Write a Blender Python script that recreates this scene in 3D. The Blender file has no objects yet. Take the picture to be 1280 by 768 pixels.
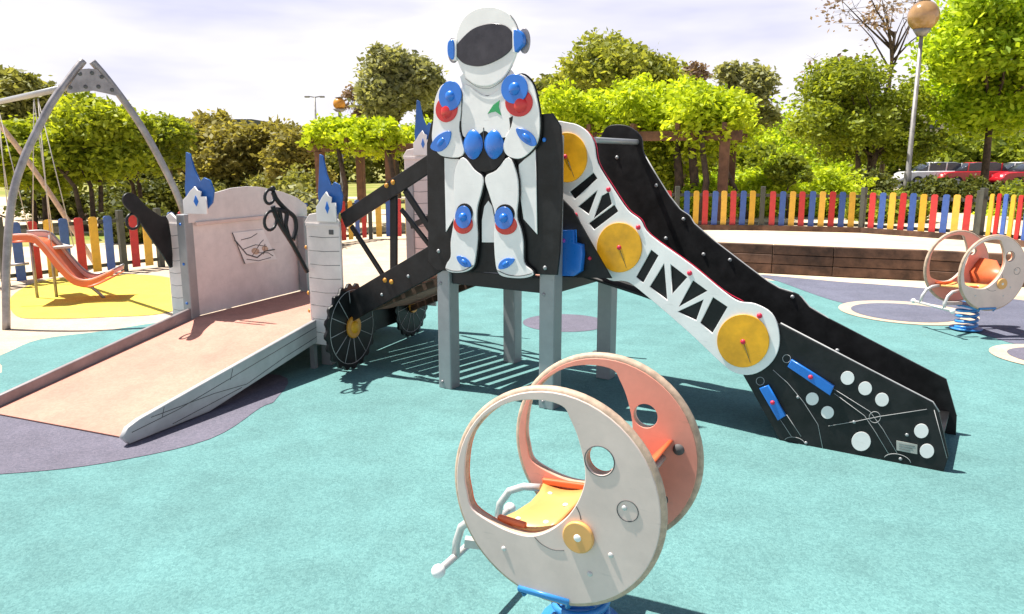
import bpy, math, random
import numpy as np
from mathutils import Vector, noise
random.seed(7); rng = np.random.default_rng(7)
S = bpy.context.scene
COL = S.collection
# ------------------------------------------------------------------ camera, sky, sun, exposure
CAM_H, FPX, HOR = 1.6, 950.0, 200.0
PITCH = math.atan((384-HOR)/FPX)
cd = bpy.data.cameras.new('camera'); cam = bpy.data.objects.new('camera', cd); COL.objects.link(cam)
cam.location = (0, 0, CAM_H); cam.rotation_euler = (math.pi/2-PITCH, 0, 0)
cd.sensor_width = 36; cd.lens = FPX/1280*36; cd.clip_end = 2000; cd.clip_start = .05
S.camera = cam
S.view_settings.view_transform = 'Standard'; S.view_settings.look = 'None'
S.view_settings.exposure = 0.92; S.view_settings.gamma = 1
SUN_EL = math.radians(64); SDX, SDY = -.94, .34                # direction towards the sun on plan
w = bpy.data.worlds.new('World'); S.world = w; w.use_nodes = True
nt = w.node_tree; N = nt.nodes; L = nt.links; bg = N['Background']
sky = N.new('ShaderNodeTexSky'); sky.sky_type = 'NISHITA'; sky.sun_disc = False
sky.sun_elevation = SUN_EL; sky.sun_rotation = math.atan2(SDX, SDY); sky.air_density = 1.0; sky.dust_density = 2.0; sky.ozone_density = 1.5
tc = N.new('ShaderNodeTexCoord'); mp = N.new('ShaderNodeMapping'); mp.inputs['Scale'].default_value = (1.3, 1.3, 6)
mp.inputs['Rotation'].default_value = (.10, -.08, 0)
nz = N.new('ShaderNodeTexNoise'); nz.inputs['Scale'].default_value = 2.6; nz.inputs['Detail'].default_value = 4; nz.inputs['Distortion'].default_value = .1
sx = N.new('ShaderNodeSeparateXYZ'); L.new(tc.outputs['Generated'], sx.inputs[0]); L.new(tc.outputs['Generated'], mp.inputs[0]); L.new(mp.outputs[0], nz.inputs['Vector'])
hz_ = N.new('ShaderNodeMapRange'); hz_.inputs['From Min'].default_value = 0; hz_.inputs['From Max'].default_value = .22; hz_.inputs['To Min'].default_value = .34; hz_.inputs['To Max'].default_value = 0; L.new(sx.outputs[2], hz_.inputs[0])
ad = N.new('ShaderNodeMath'); L.new(nz.outputs[0], ad.inputs[0]); L.new(hz_.outputs[0], ad.inputs[1])
cr = N.new('ShaderNodeValToRGB'); cr.color_ramp.elements[0].position = .44; cr.color_ramp.elements[1].position = .72; L.new(ad.outputs[0], cr.inputs[0])
cr.color_ramp.elements[0].color = (.41, .415, .53, 1); cr.color_ramp.elements[1].color = (.57, .56, .58, 1)     # thin veil / white cloud
sc = N.new('ShaderNodeVectorMath'); sc.operation = 'SCALE'; sc.inputs['Scale'].default_value = 1/.053; L.new(cr.outputs[0], sc.inputs[0])
mr = N.new('ShaderNodeMapRange'); mr.interpolation_type = 'SMOOTHSTEP'; mr.inputs['From Min'].default_value = .22; mr.inputs['From Max'].default_value = .5; mr.inputs['To Min'].default_value = 1; mr.inputs['To Max'].default_value = .04
L.new(sx.outputs[2], mr.inputs[0]); mx = N.new('ShaderNodeMixRGB')
L.new(mr.outputs[0], mx.inputs[0]); L.new(sky.outputs[0], mx.inputs[1]); L.new(sc.outputs[0], mx.inputs[2]); L.new(mx.outputs[0], bg.inputs[0])
bg.inputs[1].default_value = 0.053
sd = bpy.data.lights.new('sun', 'SUN'); sd.energy = 5.0; sd.angle = math.radians(.6); sd.color = (1, .95, .87)
so = bpy.data.objects.new('sun', sd); COL.objects.link(so)
so.rotation_euler = Vector((SDX*math.cos(SUN_EL), SDY*math.cos(SUN_EL), math.sin(SUN_EL))).to_track_quat('Z', 'Y').to_euler()
so.location = (0, 0, 30)

# ------------------------------------------------------------------ materials
def lin(r, g, b, k=1.0):
    f = lambda c: ((c/255+.055)/1.055)**2.4 if c > 10 else c/255/12.92
    return (f(r)*k, f(g)*k, f(b)*k)
def mat(name, col, rough=.5, metal=0, var=.12, scale=6, bump=0, bscale=60, col2=None, spec=.5, speckle=None, coat=0, ramp=(.35, .65), big=None):
    m = bpy.data.materials.new(name); m.use_nodes = True
    t = m.node_tree; n = t.nodes; l = t.links; b = n['Principled BSDF']
    b.inputs['Roughness'].default_value = rough; b.inputs['Metallic'].default_value = metal
    b.inputs['Specular IOR Level'].default_value = spec
    if coat: b.inputs['Coat Weight'].default_value = coat; b.inputs['Coat Roughness'].default_value = .15
    c = n.new('ShaderNodeTexCoord')
    nz = n.new('ShaderNodeTexNoise'); nz.inputs['Scale'].default_value = scale; nz.inputs['Detail'].default_value = 6; nz.inputs['Roughness'].default_value = .65
    l.new(c.outputs['Object'], nz.inputs['Vector'])
    r = n.new('ShaderNodeValToRGB'); r.color_ramp.elements[0].position, r.color_ramp.elements[1].position = ramp
    c2 = col2 or tuple(max(0, x*(1-var*1.6)) for x in col); c1 = col if col2 else tuple(min(1, x*(1+var*.6)) for x in col)
    r.color_ramp.elements[0].color = (*c2, 1); r.color_ramp.elements[1].color = (*c1, 1)
    l.new(nz.outputs[0], r.inputs[0]); out = r.outputs[0]
    if big:
        n3 = n.new('ShaderNodeTexNoise'); n3.inputs['Scale'].default_value = big[0]; n3.inputs['Detail'].default_value = 4; l.new(c.outputs['Object'], n3.inputs['Vector'])
        r3 = n.new('ShaderNodeValToRGB'); r3.color_ramp.elements[0].position = .35; r3.color_ramp.elements[1].position = .62
        r3.color_ramp.elements[0].color = (*[big[1]]*3, 1); r3.color_ramp.elements[1].color = (1, 1, 1, 1); l.new(n3.outputs[0], r3.inputs[0])
        mm = n.new('ShaderNodeMixRGB'); mm.blend_type = 'MULTIPLY'; mm.inputs[0].default_value = 1; l.new(out, mm.inputs[1]); l.new(r3.outputs[0], mm.inputs[2]); out = mm.outputs[0]
    if speckle:
        v = n.new('ShaderNodeTexVoronoi'); v.inputs['Scale'].default_value = speckle[0]; l.new(c.outputs['Object'], v.inputs['Vector'])
        sp = n.new('ShaderNodeSeparateColor'); l.new(v.outputs['Color'], sp.inputs[0])
        rr = n.new('ShaderNodeValToRGB'); rr.color_ramp.elements[0].color = (*speckle[1], 1); rr.color_ramp.elements[1].color = (*speckle[2], 1)
        l.new(sp.outputs[0], rr.inputs[0])
        mm = n.new('ShaderNodeMixRGB'); mm.blend_type = 'MULTIPLY'; mm.inputs[0].default_value = 1; l.new(out, mm.inputs[1]); l.new(rr.outputs[0], mm.inputs[2]); out = mm.outputs[0]
    l.new(out, b.inputs['Base Color'])
    rn = n.new('ShaderNodeMapRange'); rn.inputs['To Min'].default_value = max(.05, rough-.1); rn.inputs['To Max'].default_value = min(1, rough+.12); l.new(nz.outputs[0], rn.inputs[0]); l.new(rn.outputs[0], b.inputs['Roughness'])
    if bump:
        nb = n.new('ShaderNodeTexNoise'); nb.inputs['Scale'].default_value = bscale; nb.inputs['Detail'].default_value = 3; l.new(c.outputs['Object'], nb.inputs['Vector'])
        bp = n.new('ShaderNodeBump'); bp.inputs['Strength'].default_value = bump; bp.inputs['Distance'].default_value = .01; l.new(nb.outputs[0], bp.inputs['Height']); l.new(bp.outputs[0], b.inputs['Normal'])
    return m
def fade(m):
    t = m.node_tree; n = t.nodes; l = t.links; b = n['Principled BSDF']; src = b.inputs['Base Color'].links[0].from_socket
    oi = n.new('ShaderNodeObjectInfo'); mrr = n.new('ShaderNodeMapRange'); mrr.inputs['To Min'].default_value = .85; mrr.inputs['To Max'].default_value = 1.12; l.new(oi.outputs['Random'], mrr.inputs[0])
    h = n.new('ShaderNodeHueSaturation'); l.new(mrr.outputs[0], h.inputs['Value']); m2 = n.new('ShaderNodeMapRange'); m2.inputs['To Min'].default_value = 1.0; m2.inputs['To Max'].default_value = .95; l.new(oi.outputs['Random'], m2.inputs[0]); l.new(m2.outputs[0], h.inputs['Saturation'])
    l.new(src, h.inputs['Color']); l.new(h.outputs[0], b.inputs['Base Color'])
def scuff(m, amount=.35, dirt=(.16, .14, .12)):
    t = m.node_tree; n = t.nodes; l = t.links; b = n['Principled BSDF']; src = b.inputs['Base Color'].links[0].from_socket
    c = n.new('ShaderNodeTexCoord'); mp = n.new('ShaderNodeMapping'); mp.inputs['Scale'].default_value = (3, 3, 22); mp.inputs['Rotation'].default_value = (.3, .5, .2); l.new(c.outputs['Object'], mp.inputs[0])
    a = n.new('ShaderNodeTexNoise'); a.inputs['Scale'].default_value = 3; a.inputs['Detail'].default_value = 8; a.inputs['Roughness'].default_value = .75; l.new(mp.outputs[0], a.inputs['Vector'])
    r = n.new('ShaderNodeValToRGB'); r.color_ramp.elements[0].position = .60; r.color_ramp.elements[1].position = .78; r.color_ramp.elements[1].color = (amount,)*3+(1,); l.new(a.outputs[0], r.inputs[0])
    x = n.new('ShaderNodeMixRGB'); x.inputs[2].default_value = (*dirt, 1); l.new(r.outputs[0], x.inputs[0]); l.new(src, x.inputs[1]); l.new(x.outputs[0], b.inputs['Base Color'])
def leafmat(name, c1, c2, trans=.35, scale=.9):
    m = bpy.data.materials.new(name); m.use_nodes = True
    t = m.node_tree; n = t.nodes; l = t.links; b = n['Principled BSDF']; out = n['Material Output']
    b.inputs['Roughness'].default_value = .55; b.inputs['Specular IOR Level'].default_value = .3
    g = n.new('ShaderNodeNewGeometry'); c = n.new('ShaderNodeTexCoord'); nz = n.new('ShaderNodeTexNoise'); nz.inputs['Scale'].default_value = scale; nz.inputs['Detail'].default_value = 3
    l.new(c.outputs['Object'], nz.inputs['Vector'])
    a = n.new('ShaderNodeMath'); a.operation = 'MULTIPLY_ADD'; a.inputs[1].default_value = .55; l.new(g.outputs['Random Per Island'], a.inputs[0])
    s = n.new('ShaderNodeMath'); s.operation = 'SUBTRACT'; s.inputs[1].default_value = .28; l.new(nz.outputs[0], s.inputs[0]); l.new(s.outputs[0], a.inputs[2])
    r = n.new('ShaderNodeValToRGB'); r.color_ramp.elements[0].color = (*c1, 1); r.color_ramp.elements[1].color = (*c2, 1); r.color_ramp.elements[0].position = .15; r.color_ramp.elements[1].position = .85
    l.new(a.outputs[0], r.inputs[0]); l.new(r.outputs[0], b.inputs['Base Color'])
    tr = n.new('ShaderNodeBsdfTranslucent'); gm = n.new('ShaderNodeMixRGB'); gm.blend_type = 'MULTIPLY'; gm.inputs[0].default_value = 1; gm.inputs[2].default_value = (1.25, 1.15, .5, 1)
    l.new(r.outputs[0], gm.inputs[1]); l.new(gm.outputs[0], tr.inputs[0])
    ms = n.new('ShaderNodeMixShader'); ms.inputs[0].default_value = trans; l.new(b.outputs[0], ms.inputs[1]); l.new(tr.outputs[0], ms.inputs[2]); l.new(ms.outputs[0], out.inputs[0])
    return m
def rubber(name, col): return mat(name, col, rough=.88, var=.09, scale=3, bump=.5, bscale=140, spec=.2, speckle=(95, (.80, .83, .84), (1.12, 1.10, 1.09)), big=(.45, .88))
M = dict(
 teal=rubber('teal_rubber', (.138, .295, .292)), grey_blue=rubber('grey_blue_rubber', (.155, .16, .215)), purple=rubber('purple_rubber', (.165, .155, .20)),
 beige=rubber('beige_rubber', (.60, .48, .36)), yellow_rub=rubber('yellow_rubber', (.78, .60, .10)), ramp_side=mat('weathered_side_board', (.30, .25, .25), .5, var=.15, scale=6), ramp_out=mat('grey_side_board', (.50, .50, .50), .45, var=.1, scale=5, big=(2, .85)),
 pink=mat('salmon_deck', (.55, .275, .205), .8, var=.08, scale=5, bump=.3, bscale=200, speckle=(70, (.92, .9, .88), (1.05, 1.05, 1.05)), big=(1.2, .9)),
 sand=mat('sand', (.68, .55, .39), .95, var=.16, scale=1.3, bump=.5, bscale=20, spec=.1),
 white=mat('white_board', (.86, .84, .82), .38, var=.05, scale=5, big=(3, .93)), offwhite=mat('off_white_board', (.78, .72, .69), .42, var=.06, scale=8, bump=.05, big=(2.2, .9)),
 greige=mat('greige_board', (.75, .595, .53), .42, var=.05, scale=9, big=(4, .93)), black=mat('black_board', (.016, .016, .017), .45, var=.3, scale=10, big=(5, .75), bump=.03, spec=.3),
 blackmetal=mat('black_metal', (.02, .02, .022), .4, metal=.3, var=.2), line=mat('groove_grey', (.10, .10, .10), .7, var=.1), pale_line=mat('pale_groove', (.42, .42, .42), .6, var=.1),
 steel=mat('galvanised_steel', (.33, .34, .35), .45, metal=.35, var=.06, scale=10, bump=.02), steel_d=mat('weathered_steel', (.33, .31, .32), .45, metal=.5, var=.2, scale=9), tube=mat('painted_tube', (.62, .60, .58), .4, metal=.25, var=.08),
 blue=mat('blue_plastic', (.015, .17, .62), .28, var=.08, coat=.3), blue_b=mat('blue_board', (.015, .12, .42), .4, var=.15), red=mat('red_plastic', (.62, .015, .015), .28, var=.08, coat=.3), magenta=mat('red_cap', (.6, .02, .06), .35, var=.05),
 yellow=mat('yellow_board', (.86, .42, .008), .42, var=.18, scale=5, big=(6, .8)), seat=mat('orange_seat', (.80, .42, .13), .4, var=.08), orange=mat('orange_plastic', (.72, .15, .05), .4, var=.1), salmon=mat('salmon_board', (.85, .36, .27), .42, var=.07), edge=mat('plywood_edge', (.55, .40, .29), .6, var=.2, scale=30), gold=mat('orange_cap', (.65, .28, .03), .35, var=.1),
 visor=mat('dark_visor', (.04, .036, .042), .22, var=.3, scale=8), green=mat('green_print', (.03, .35, .12), .4), springblue=mat('blue_spring', (.04, .25, .60), .35, var=.08, coat=.2),
 wood=mat('brown_timber', (.15, .08, .05), .8, var=.4, scale=4, bump=.5, bscale=18, big=(1.2, .6)), beam=mat('pergola_wood', (.17, .085, .05), .8, var=.3, scale=5, bump=.2), bark=mat('bark', (.09, .062, .045), .9, var=.4, scale=9, bump=.6, bscale=14), greypost=mat('grey_post', (.075, .08, .065), .6, var=.2),
 s_red=mat('slat_red', (.58, .02, .02), .45, var=.14, scale=9), s_blue=mat('slat_blue', (.045, .12, .42), .45, var=.14, scale=9), s_yellow=mat('slat_yellow', (.80, .46, .03), .45, var=.12, scale=9), s_white=mat('slat_white', (.78, .77, .74), .5, var=.06, scale=9),
 globe=mat('amber_globe', (.42, .25, .11), .18, var=.2, scale=2, coat=.5), lamp=mat('lamp_post_grey', (.30, .29, .28), .5, metal=.3, var=.2), grass=mat('grass_ground', (.17, .22, .035), .9, var=.3, scale=.5, bump=.6, bscale=9, spec=.1, col2=(.36, .31, .12)),
 wall=mat('pale_render', (.60, .53, .47), .85, var=.08, scale=.3), win=mat('window_glass', (.05, .06, .08), .15, var=.2), roof=mat('dark_roof', (.06, .07, .08), .7), carred=mat('red_car_paint', (.5, .012, .02), .3, coat=.6), carwhite=mat('white_car_paint', (.7, .7, .7), .3, coat=.6), tyre=mat('tyre_rubber', (.02, .02, .02), .8),
 asphalt=mat('asphalt', (.09, .09, .09), .9), mauve=mat('label_plate', (.45, .46, .42), .5), rope=mat('rope', (.55, .50, .45), .7), purpledot=mat('purple_cap', (.35, .05, .45), .35))
for k_ in ('s_red', 's_blue', 's_yellow', 'wood'): fade(M[k_])
for k_ in ('white', 'offwhite', 'greige', 'yellow', 'salmon', 'ramp_side', 'ramp_out', 'steel', 'seat', 'pink'): scuff(M[k_])
scuff(M['black'], .06, (.25, .25, .25))
# ------------------------------------------------------------------ object helpers
def tag(o, label=None, cat=None, group=None, kind=None):
    if label: o['label'] = label
    if cat: o['category'] = cat
    if group: o['group'] = group
    if kind: o['kind'] = kind
    return o
def empty(name, loc, label=None, cat=None, group=None):
    o = bpy.data.objects.new(name, None); COL.objects.link(o); o.location = loc; o.empty_display_size = .1
    return tag(o, label, cat, group)
def wl(o):
    v = Vector((0, 0, 0))
    while o is not None: v += Vector(o.location); o = o.parent
    return v
def link(name, me, mt, parent=None, **kw):
    o = bpy.data.objects.new(name, me); COL.objects.link(o)
    if mt is not None and len(me.materials) == 0: me.materials.append(M[mt] if isinstance(mt, str) else mt)
    if parent is not None: o.parent = parent
    return tag(o, **kw)
class MB:
    def __init__(s): s.v = []; s.f = []; s.sm = []
    def add(s, vs, fs, smooth=False):
        b = len(s.v); s.v += [tuple(v) for v in vs]; s.f += [tuple(i+b for i in f) for f in fs]; s.sm += [smooth]*len(fs); return s
    def obox(s, c, a, b, d):                         # centre and three half vectors
        c, a, b, d = map(Vector, (c, a, b, d)); vs = [c+x*a+y*b+z*d for z in (-1, 1) for y in (-1, 1) for x in (-1, 1)]
        if a.cross(b).dot(d) < 0: vs = [c+x*a+y*b+z*d for z in (1, -1) for y in (-1, 1) for x in (-1, 1)]
        return s.add(vs, [(0, 2, 3, 1), (4, 5, 7, 6), (0, 1, 5, 4), (2, 6, 7, 3), (0, 4, 6, 2), (1, 3, 7, 5)])
    def box(s, c, sz): return s.obox(c, (sz[0]/2, 0, 0), (0, sz[1]/2, 0), (0, 0, sz[2]/2))
    def bar(s, p, q, w, h, side=None):               # rectangular bar, w across, h up
        p, q = Vector(p), Vector(q); d = (q-p); a = d/2; dn = d.normalized()
        sd = Vector(side) if side is not None else dn.cross(Vector((0, 0, 1)))
        if sd.length < 1e-4: sd = Vector((1, 0, 0))
        sd = (sd - dn*sd.dot(dn)).normalized(); up = sd.cross(dn).normalized()
        return s.obox((p+q)/2, a, sd*w/2, up*h/2)
    def tube(s, pts, r, seg=10, closed=False, caps=True):
        pts = [Vector(p) for p in pts]; n = len(pts); rs = r if isinstance(r, (list, tuple)) else [r]*n
        vs = []; u = None
        for i, p in enumerate(pts):
            a = pts[(i-1) % n] if (closed or i > 0) else p; b = pts[(i+1) % n] if (closed or i < n-1) else p
            d = (b-a).normalized()
            if u is None: u = d.cross(Vector((0, 0, 1))); u = u if u.length > .01 else d.cross(Vector((1, 0, 0)))
            u = (u-d*u.dot(d)).normalized(); v = d.cross(u)
            for k in range(seg):
                t = 2*math.pi*k/seg; vs.append(p+(u*math.cos(t)+v*math.sin(t))*rs[i])
        fs = []
        for i in range(n if closed else n-1):
            j = (i+1) % n
            for k in range(seg): fs.append((i*seg+k, i*seg+(k+1) % seg, j*seg+(k+1) % seg, j*seg+k))
        s.add(vs, fs, True)
        if caps and not closed:
            b = len(s.v)-len(vs); s.f += [tuple(b+k for k in range(seg))[::-1], tuple(b+(n-1)*seg+k for k in range(seg))]; s.sm += [False, False]
        return s
    def dome(s, c, nrm, ra, rb, h, u=None, seg=20, rings=5, full=False):   # elliptical cap bulging along nrm
        c = Vector(c); nrm = Vector(nrm).normalized(); u = Vector(u) if u is not None else nrm.cross(Vector((0, 0, 1)))
        if u.length < .01: u = Vector((1, 0, 0))
        u = (u-nrm*u.dot(nrm)).normalized(); v = nrm.cross(u); vs = []; fs = []
        lo = -rings if full else 0
        R = list(range(lo, rings))
        for i in R:
            t = i/rings*math.pi/2
            if full and i == lo: t += .05
            for k in range(seg):
                a = 2*math.pi*k/seg; vs.append(c+u*ra*math.cos(t)*math.cos(a)+v*rb*math.cos(t)*math.sin(a)+nrm*h*math.sin(t))
        vs.append(c+nrm*h); top = len(vs)-1
        for i in range(len(R)-1):
            for k in range(seg): fs.append((i*seg+k, i*seg+(k+1) % seg, (i+1)*seg+(k+1) % seg, (i+1)*seg+k))
        i = len(R)-1
        for k in range(seg): fs.append((i*seg+k, i*seg+(k+1) % seg, top))
        return s.add(vs, fs, True)
    def build(s, name, mt, parent=None, bevel=0, **kw):
        o = wl(parent) if parent is not None else Vector((0, 0, 0))
        me = bpy.data.meshes.new(name); me.from_pydata([(v[0]-o.x, v[1]-o.y, v[2]-o.z) for v in s.v], [], s.f)
        me.polygons.foreach_set('use_smooth', s.sm); me.update()
        ob = link(name, me, mt, parent, **kw)
        if bevel: m = ob.modifiers.new('bevel', 'BEVEL'); m.width = bevel; m.segments = 2; m.limit_method = 'ANGLE'
        return ob
# pixel of the photograph -> point of the place, on the ground or on a vertical plane
CT, ST = math.cos(PITCH), math.sin(PITCH)
def ray(x, y):
    u = (x-640)/FPX; v = (384-y)/FPX; return Vector((u, CT+v*ST, -ST+v*CT))
def gp(x, y, z=0):
    d = ray(x, y); t = (z-CAM_H)/d.z; return Vector((d.x*t, d.y*t, z))
def dp(x, y, dist):                                     # at a given distance on plan
    d = ray(x, y); t = dist/math.hypot(d.x, d.y); return Vector((d.x*t, d.y*t, CAM_H+d.z*t))
def cat(pts, n=6, closed=True):
    out = []; m = len(pts); P = [Vector(p) for p in pts]
    rng_ = range(m) if closed else range(m-1)
    for i in rng_:
        p0 = P[(i-1) % m] if (closed or i > 0) else P[i]; p1 = P[i]; p2 = P[(i+1) % m]; p3 = P[(i+2) % m] if (closed or i < m-2) else p2
        for k in range(n):
            t = k/n; out.append(.5*((2*p1)+(p2-p0)*t+(2*p0-5*p1+4*p2-p3)*t*t+(3*p1-p0-3*p2+p3)*t**3))
    if not closed: out.append(P[-1])
    return out
def ell(cx, cy, rx, ry, rot=0, n=28, a0=0, a1=360):
    c, s_ = math.cos(math.radians(rot)), math.sin(math.radians(rot)); o = []
    full = (a1-a0 == 360)
    for k in range(n if full else n+1):
        t = math.radians(a0+(a1-a0)*k/n); x, y = rx*math.cos(t), ry*math.sin(t); o.append((cx+x*c-y*s_, cy+x*s_+y*c))
    return o
class Plane:
    """a vertical board plane: origin on plan, horizontal direction, normal facing the viewer side"""
    def __init__(s, O, d, flip=False):
        s.O = Vector((O[0], O[1], 0)); s.d = Vector((d[0], d[1], 0)).normalized(); s.n = Vector((s.d.y, -s.d.x, 0))
        if flip: s.n = -s.n
    def off(s, w): p = Plane((0, 0), s.d); p.O = s.O+s.n*w; p.n = s.n.copy(); return p
    def uv(s, px, py):
        r = ray(px, py); t = s.O.dot(s.n)/(r.x*s.n.x+r.y*s.n.y)
        X = Vector((r.x*t, r.y*t, 0)); return ((X-s.O).dot(s.d), CAM_H+r.z*t)
    def P(s, px, py, w=0): u, z = s.uv(px, py); return s.W(u, z, w)
    def W(s, u, z, w=0): v = s.O+s.d*u+s.n*w; v.z = z; return v
    def plate(s, name, loops, w0, w1, mt, parent, px=True, smooth=0, bevel=.002, grow=0, **kw):
        cu = bpy.data.curves.new('t', 'CURVE'); cu.dimensions = '2D'; cu.fill_mode = 'BOTH'
        bevel = min(bevel, (w1-w0)*.3); cu.extrude = max((w1-w0)/2-bevel, 1e-5); cu.bevel_depth = bevel; cu.bevel_resolution = 1; cu.offset = grow-bevel
        for lp in loops:
            if smooth: lp = [tuple(p) for p in cat([(a, b) for a, b in lp], smooth)]
            q = [s.uv(*p) for p in lp] if px else lp
            sp = cu.splines.new('POLY'); sp.points.add(len(q)-1)
            for i, (a, b) in enumerate(q): sp.points[i].co = (a, b, 0, 1)
            sp.use_cyclic_u = True
        ob = bpy.data.objects.new('t', cu); me = bpy.data.meshes.new_from_object(ob)
        bpy.data.objects.remove(ob); bpy.data.curves.remove(cu)
        o = wl(parent) if parent is not None else Vector((0, 0, 0)); wm = (w0+w1)/2
        n = len(me.vertices); co = np.empty(n*3); me.vertices.foreach_get('co', co); co = co.reshape(-1, 3)
        d, nn, O = np.array(s.d), np.array(s.n), np.array(s.O)
        W = O+co[:, :1]*d+(wm+co[:, 2:3])*nn; W[:, 2] = co[:, 1]; W -= np.array(o)
        me.vertices.foreach_set('co', W.ravel())
        if s.n.dot(Vector((s.d.y, -s.d.x, 0))) < 0: me.flip_normals()
        me.materials.clear(); me.name = name; me.update()
        return link(name, me, mt, parent, **kw)
    def domeat(s, px, py, r, h, w, name, mt, parent, ry=None, rot=0):
        u = (s.d*math.cos(math.radians(rot))+Vector((0, 0, 1))*math.sin(math.radians(rot)))
        return MB().dome(s.P(px, py, w), s.n, r, ry or r, h, u).build(name, mt, parent)
def copy_tree(o, parent=None):
    c = o.copy(); COL.objects.link(c); c.parent = parent
    for ch in list(o.children): copy_tree(ch, c)
    return c
def rad_of(pl, px, py, rpx): a = pl.uv(px, py); b = pl.uv(px+rpx, py); return abs(b[0]-a[0])
# ------------------------------------------------------------------ ground sheets
def sheet(name, pts, z, mt, **kw):
    cu = bpy.data.curves.new('t', 'CURVE'); cu.dimensions = '2D'; cu.fill_mode = 'BOTH'
    sp = cu.splines.new('POLY'); sp.points.add(len(pts)-1)
    for i, p in enumerate(pts): sp.points[i].co = (p[0], p[1], 0, 1)
    sp.use_cyclic_u = True
    ob = bpy.data.objects.new('t', cu); me = bpy.data.meshes.new_from_object(ob); bpy.data.objects.remove(ob); bpy.data.curves.remove(cu)
    for v in me.vertices: v.co.z = z*.7
    if me.polygons and me.polygons[0].normal.z < 0: me.flip_normals()
    me.materials.clear(); me.name = name
    return link(name, me, mt, None, kind=kw.pop('kind', 'structure'), **kw)
G = lambda pts: [gp(*p)[:2] for p in pts]
sheet('ground', [(-600, -60), (600, -60), (600, 900), (-600, 900)], -.008, 'sand')
sheet('beige_rubber_surface', [(-7.2, -6), (12, -6), (12, 6), (6.6, 8.6), (2, 11.6), (-1.5, 15.4), (-2.9, 15.8), (-5.4, 11.6), (-7.2, 9.2)], 0, 'beige')
tealpts = [(-9, -6), (9, -6)] + [tuple(p) for p in cat([Vector(p) for p in [(9, 5.2)]+G([(1400, 445), (1280, 432), (1215, 414), (1110, 390), (1040, 375), (975, 352)])+[(2.0, 10.7), (.2, 12.5), (-1.2, 12.6), (-1.8, 10), (-2.4, 8.2)]+G([(210, 402), (131, 414), (49, 425), (0, 445), (-90, 480)])+[(-9, 5.0)]], 5, False)]
sheet('teal_rubber_surface', tealpts, .004, 'teal')
band = G([(948, 344), (1040, 352), (1157, 361), (1262, 374), (1330, 384), (1420, 410), (1400, 446), (1280, 433), (1215, 415), (1110, 391), (1040, 376), (975, 353)])
sheet('blue_grey_rubber_band', [tuple(p) for p in cat([Vector(p) for p in band], 4)], .008, 'grey_blue')
low = [(-6.5, 5.4)]+G([(0, 500), (200, 470), (350, 470), (345, 500), (325, 511), (262, 550), (131, 580), (0, 594), (-150, 600)])+[(-6.5, 3.4)]
sheet('purple_rubber_patch', [tuple(p) for p in cat([Vector(p) for p in low], 5)], .008, 'purple')
def gcirc(px, py, r): c = gp(px, py); return ell(c.x, c.y, r, r, n=48)
sheet('ring_border', gcirc(1133, 391, .67), .012, 'beige'); sheet('ring_patch', gcirc(1130, 391.5, .52), .016, 'grey_blue')
sheet('ring_border.001', gcirc(1318, 448, .46), .012, 'beige'); sheet('ring_patch.001', gcirc(1318, 448, .33), .016, 'purple')
sheet('round_patch', gcirc(706, 404, .42), .008, 'purple')
yel = G([(14, 372), (50, 352), (110, 346), (180, 344), (225, 352), (240, 375), (205, 392), (130, 397), (60, 399), (20, 395)])
sheet('yellow_rubber_patch', [tuple(p) for p in cat([Vector(p) for p in yel], 5)], .008, 'yellow_rub')
# lawns and the raised terrace behind the retaining wall
TZ = .40
wallpx = [(964, 342), (1040, 346), (1157, 351), (1266, 358)]
wb = [gp(*p) for p in wallpx]; d0 = (wb[0]-wb[1]).normalized(); d1 = (wb[3]-wb[2]).normalized()
wb = [wb[0]+d0*3.2, wb[0]+d0*1.4]+wb+[wb[3]+d1*1.5, wb[3]+d1*4]
terr = [(p.x, p.y+.11) for p in wb]+[(60, 6), (60, 33), (4, 33), (-.3, 15)]
t_mb = MB(); nT = len(terr); t_mb.add([(x, y, TZ) for x, y in terr]+[(x, y, -.02) for x, y in terr], [tuple(range(nT))]+[(i, i+nT, (i+1) % nT+nT, (i+1) % nT) for i in range(nT)])
t_mb.build('terrace', 'sand', None, kind='structure')
sheet('lawn', [(.5, 16.4), (3, 15.6), (9, 14.8), (22, 13), (59, 12), (59, 32.5), (4.5, 32.5)], TZ+.006, 'grass')
sheet('far_lawn', [(-300, 34), (300, 34), (300, 800), (-300, 800)], -.003, 'grass')
sheet('left_lawn', [(-14, 13.4), (-9.0, 14.3), (-7.0, 15.6), (-8, 17.0), (-16, 16.5)], -.003, 'grass')
sheet('street', [(18, 40.0), (110, 34.0), (110, 55), (18, 57)], .003, 'asphalt')
sheet('path', [(-14.5, 27.5), (2, 24), (3.4, 31), (-14, 33)], -.001, 'grass')

# ------------------------------------------------------------------ play tower
TA = math.radians(-33); e1 = Vector((math.cos(TA), math.sin(TA), 0)); e2 = Vector((-math.sin(TA), math.cos(TA), 0))
O = gp(562, 484)
TS = .83; PZ = .86
def T(a, b, z=0): v = O+e1*a+e2*b; v.z = z; return v
tower = empty('play_tower', (O+e1*.43+e2*.43), 'square grey legged climbing tower with black deck between the truss bridge and the slide', 'play tower')
for (a, b, h) in ((0, 0, 1.75), (TS, 0, 1.75), (0, TS, 1.25), (TS, TS, 1.02)):
    MB().obox(T(a, b, h/2), e1*.055, e2*.055, (0, 0, h/2)).build('post', 'steel', tower, bevel=.008)
MB().obox(T(TS/2, TS/2, PZ-.02), e1*(TS/2-.06), e2*(TS/2-.06), (0, 0, .02)).build('deck', 'pink', tower)
for b in (0, TS): MB().obox(T(TS/2, b, PZ-.05), e1*(TS/2-.06), e2*.03, (0, 0, .05)).build('deck_beam', 'blackmetal', tower, bevel=.004)
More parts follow.
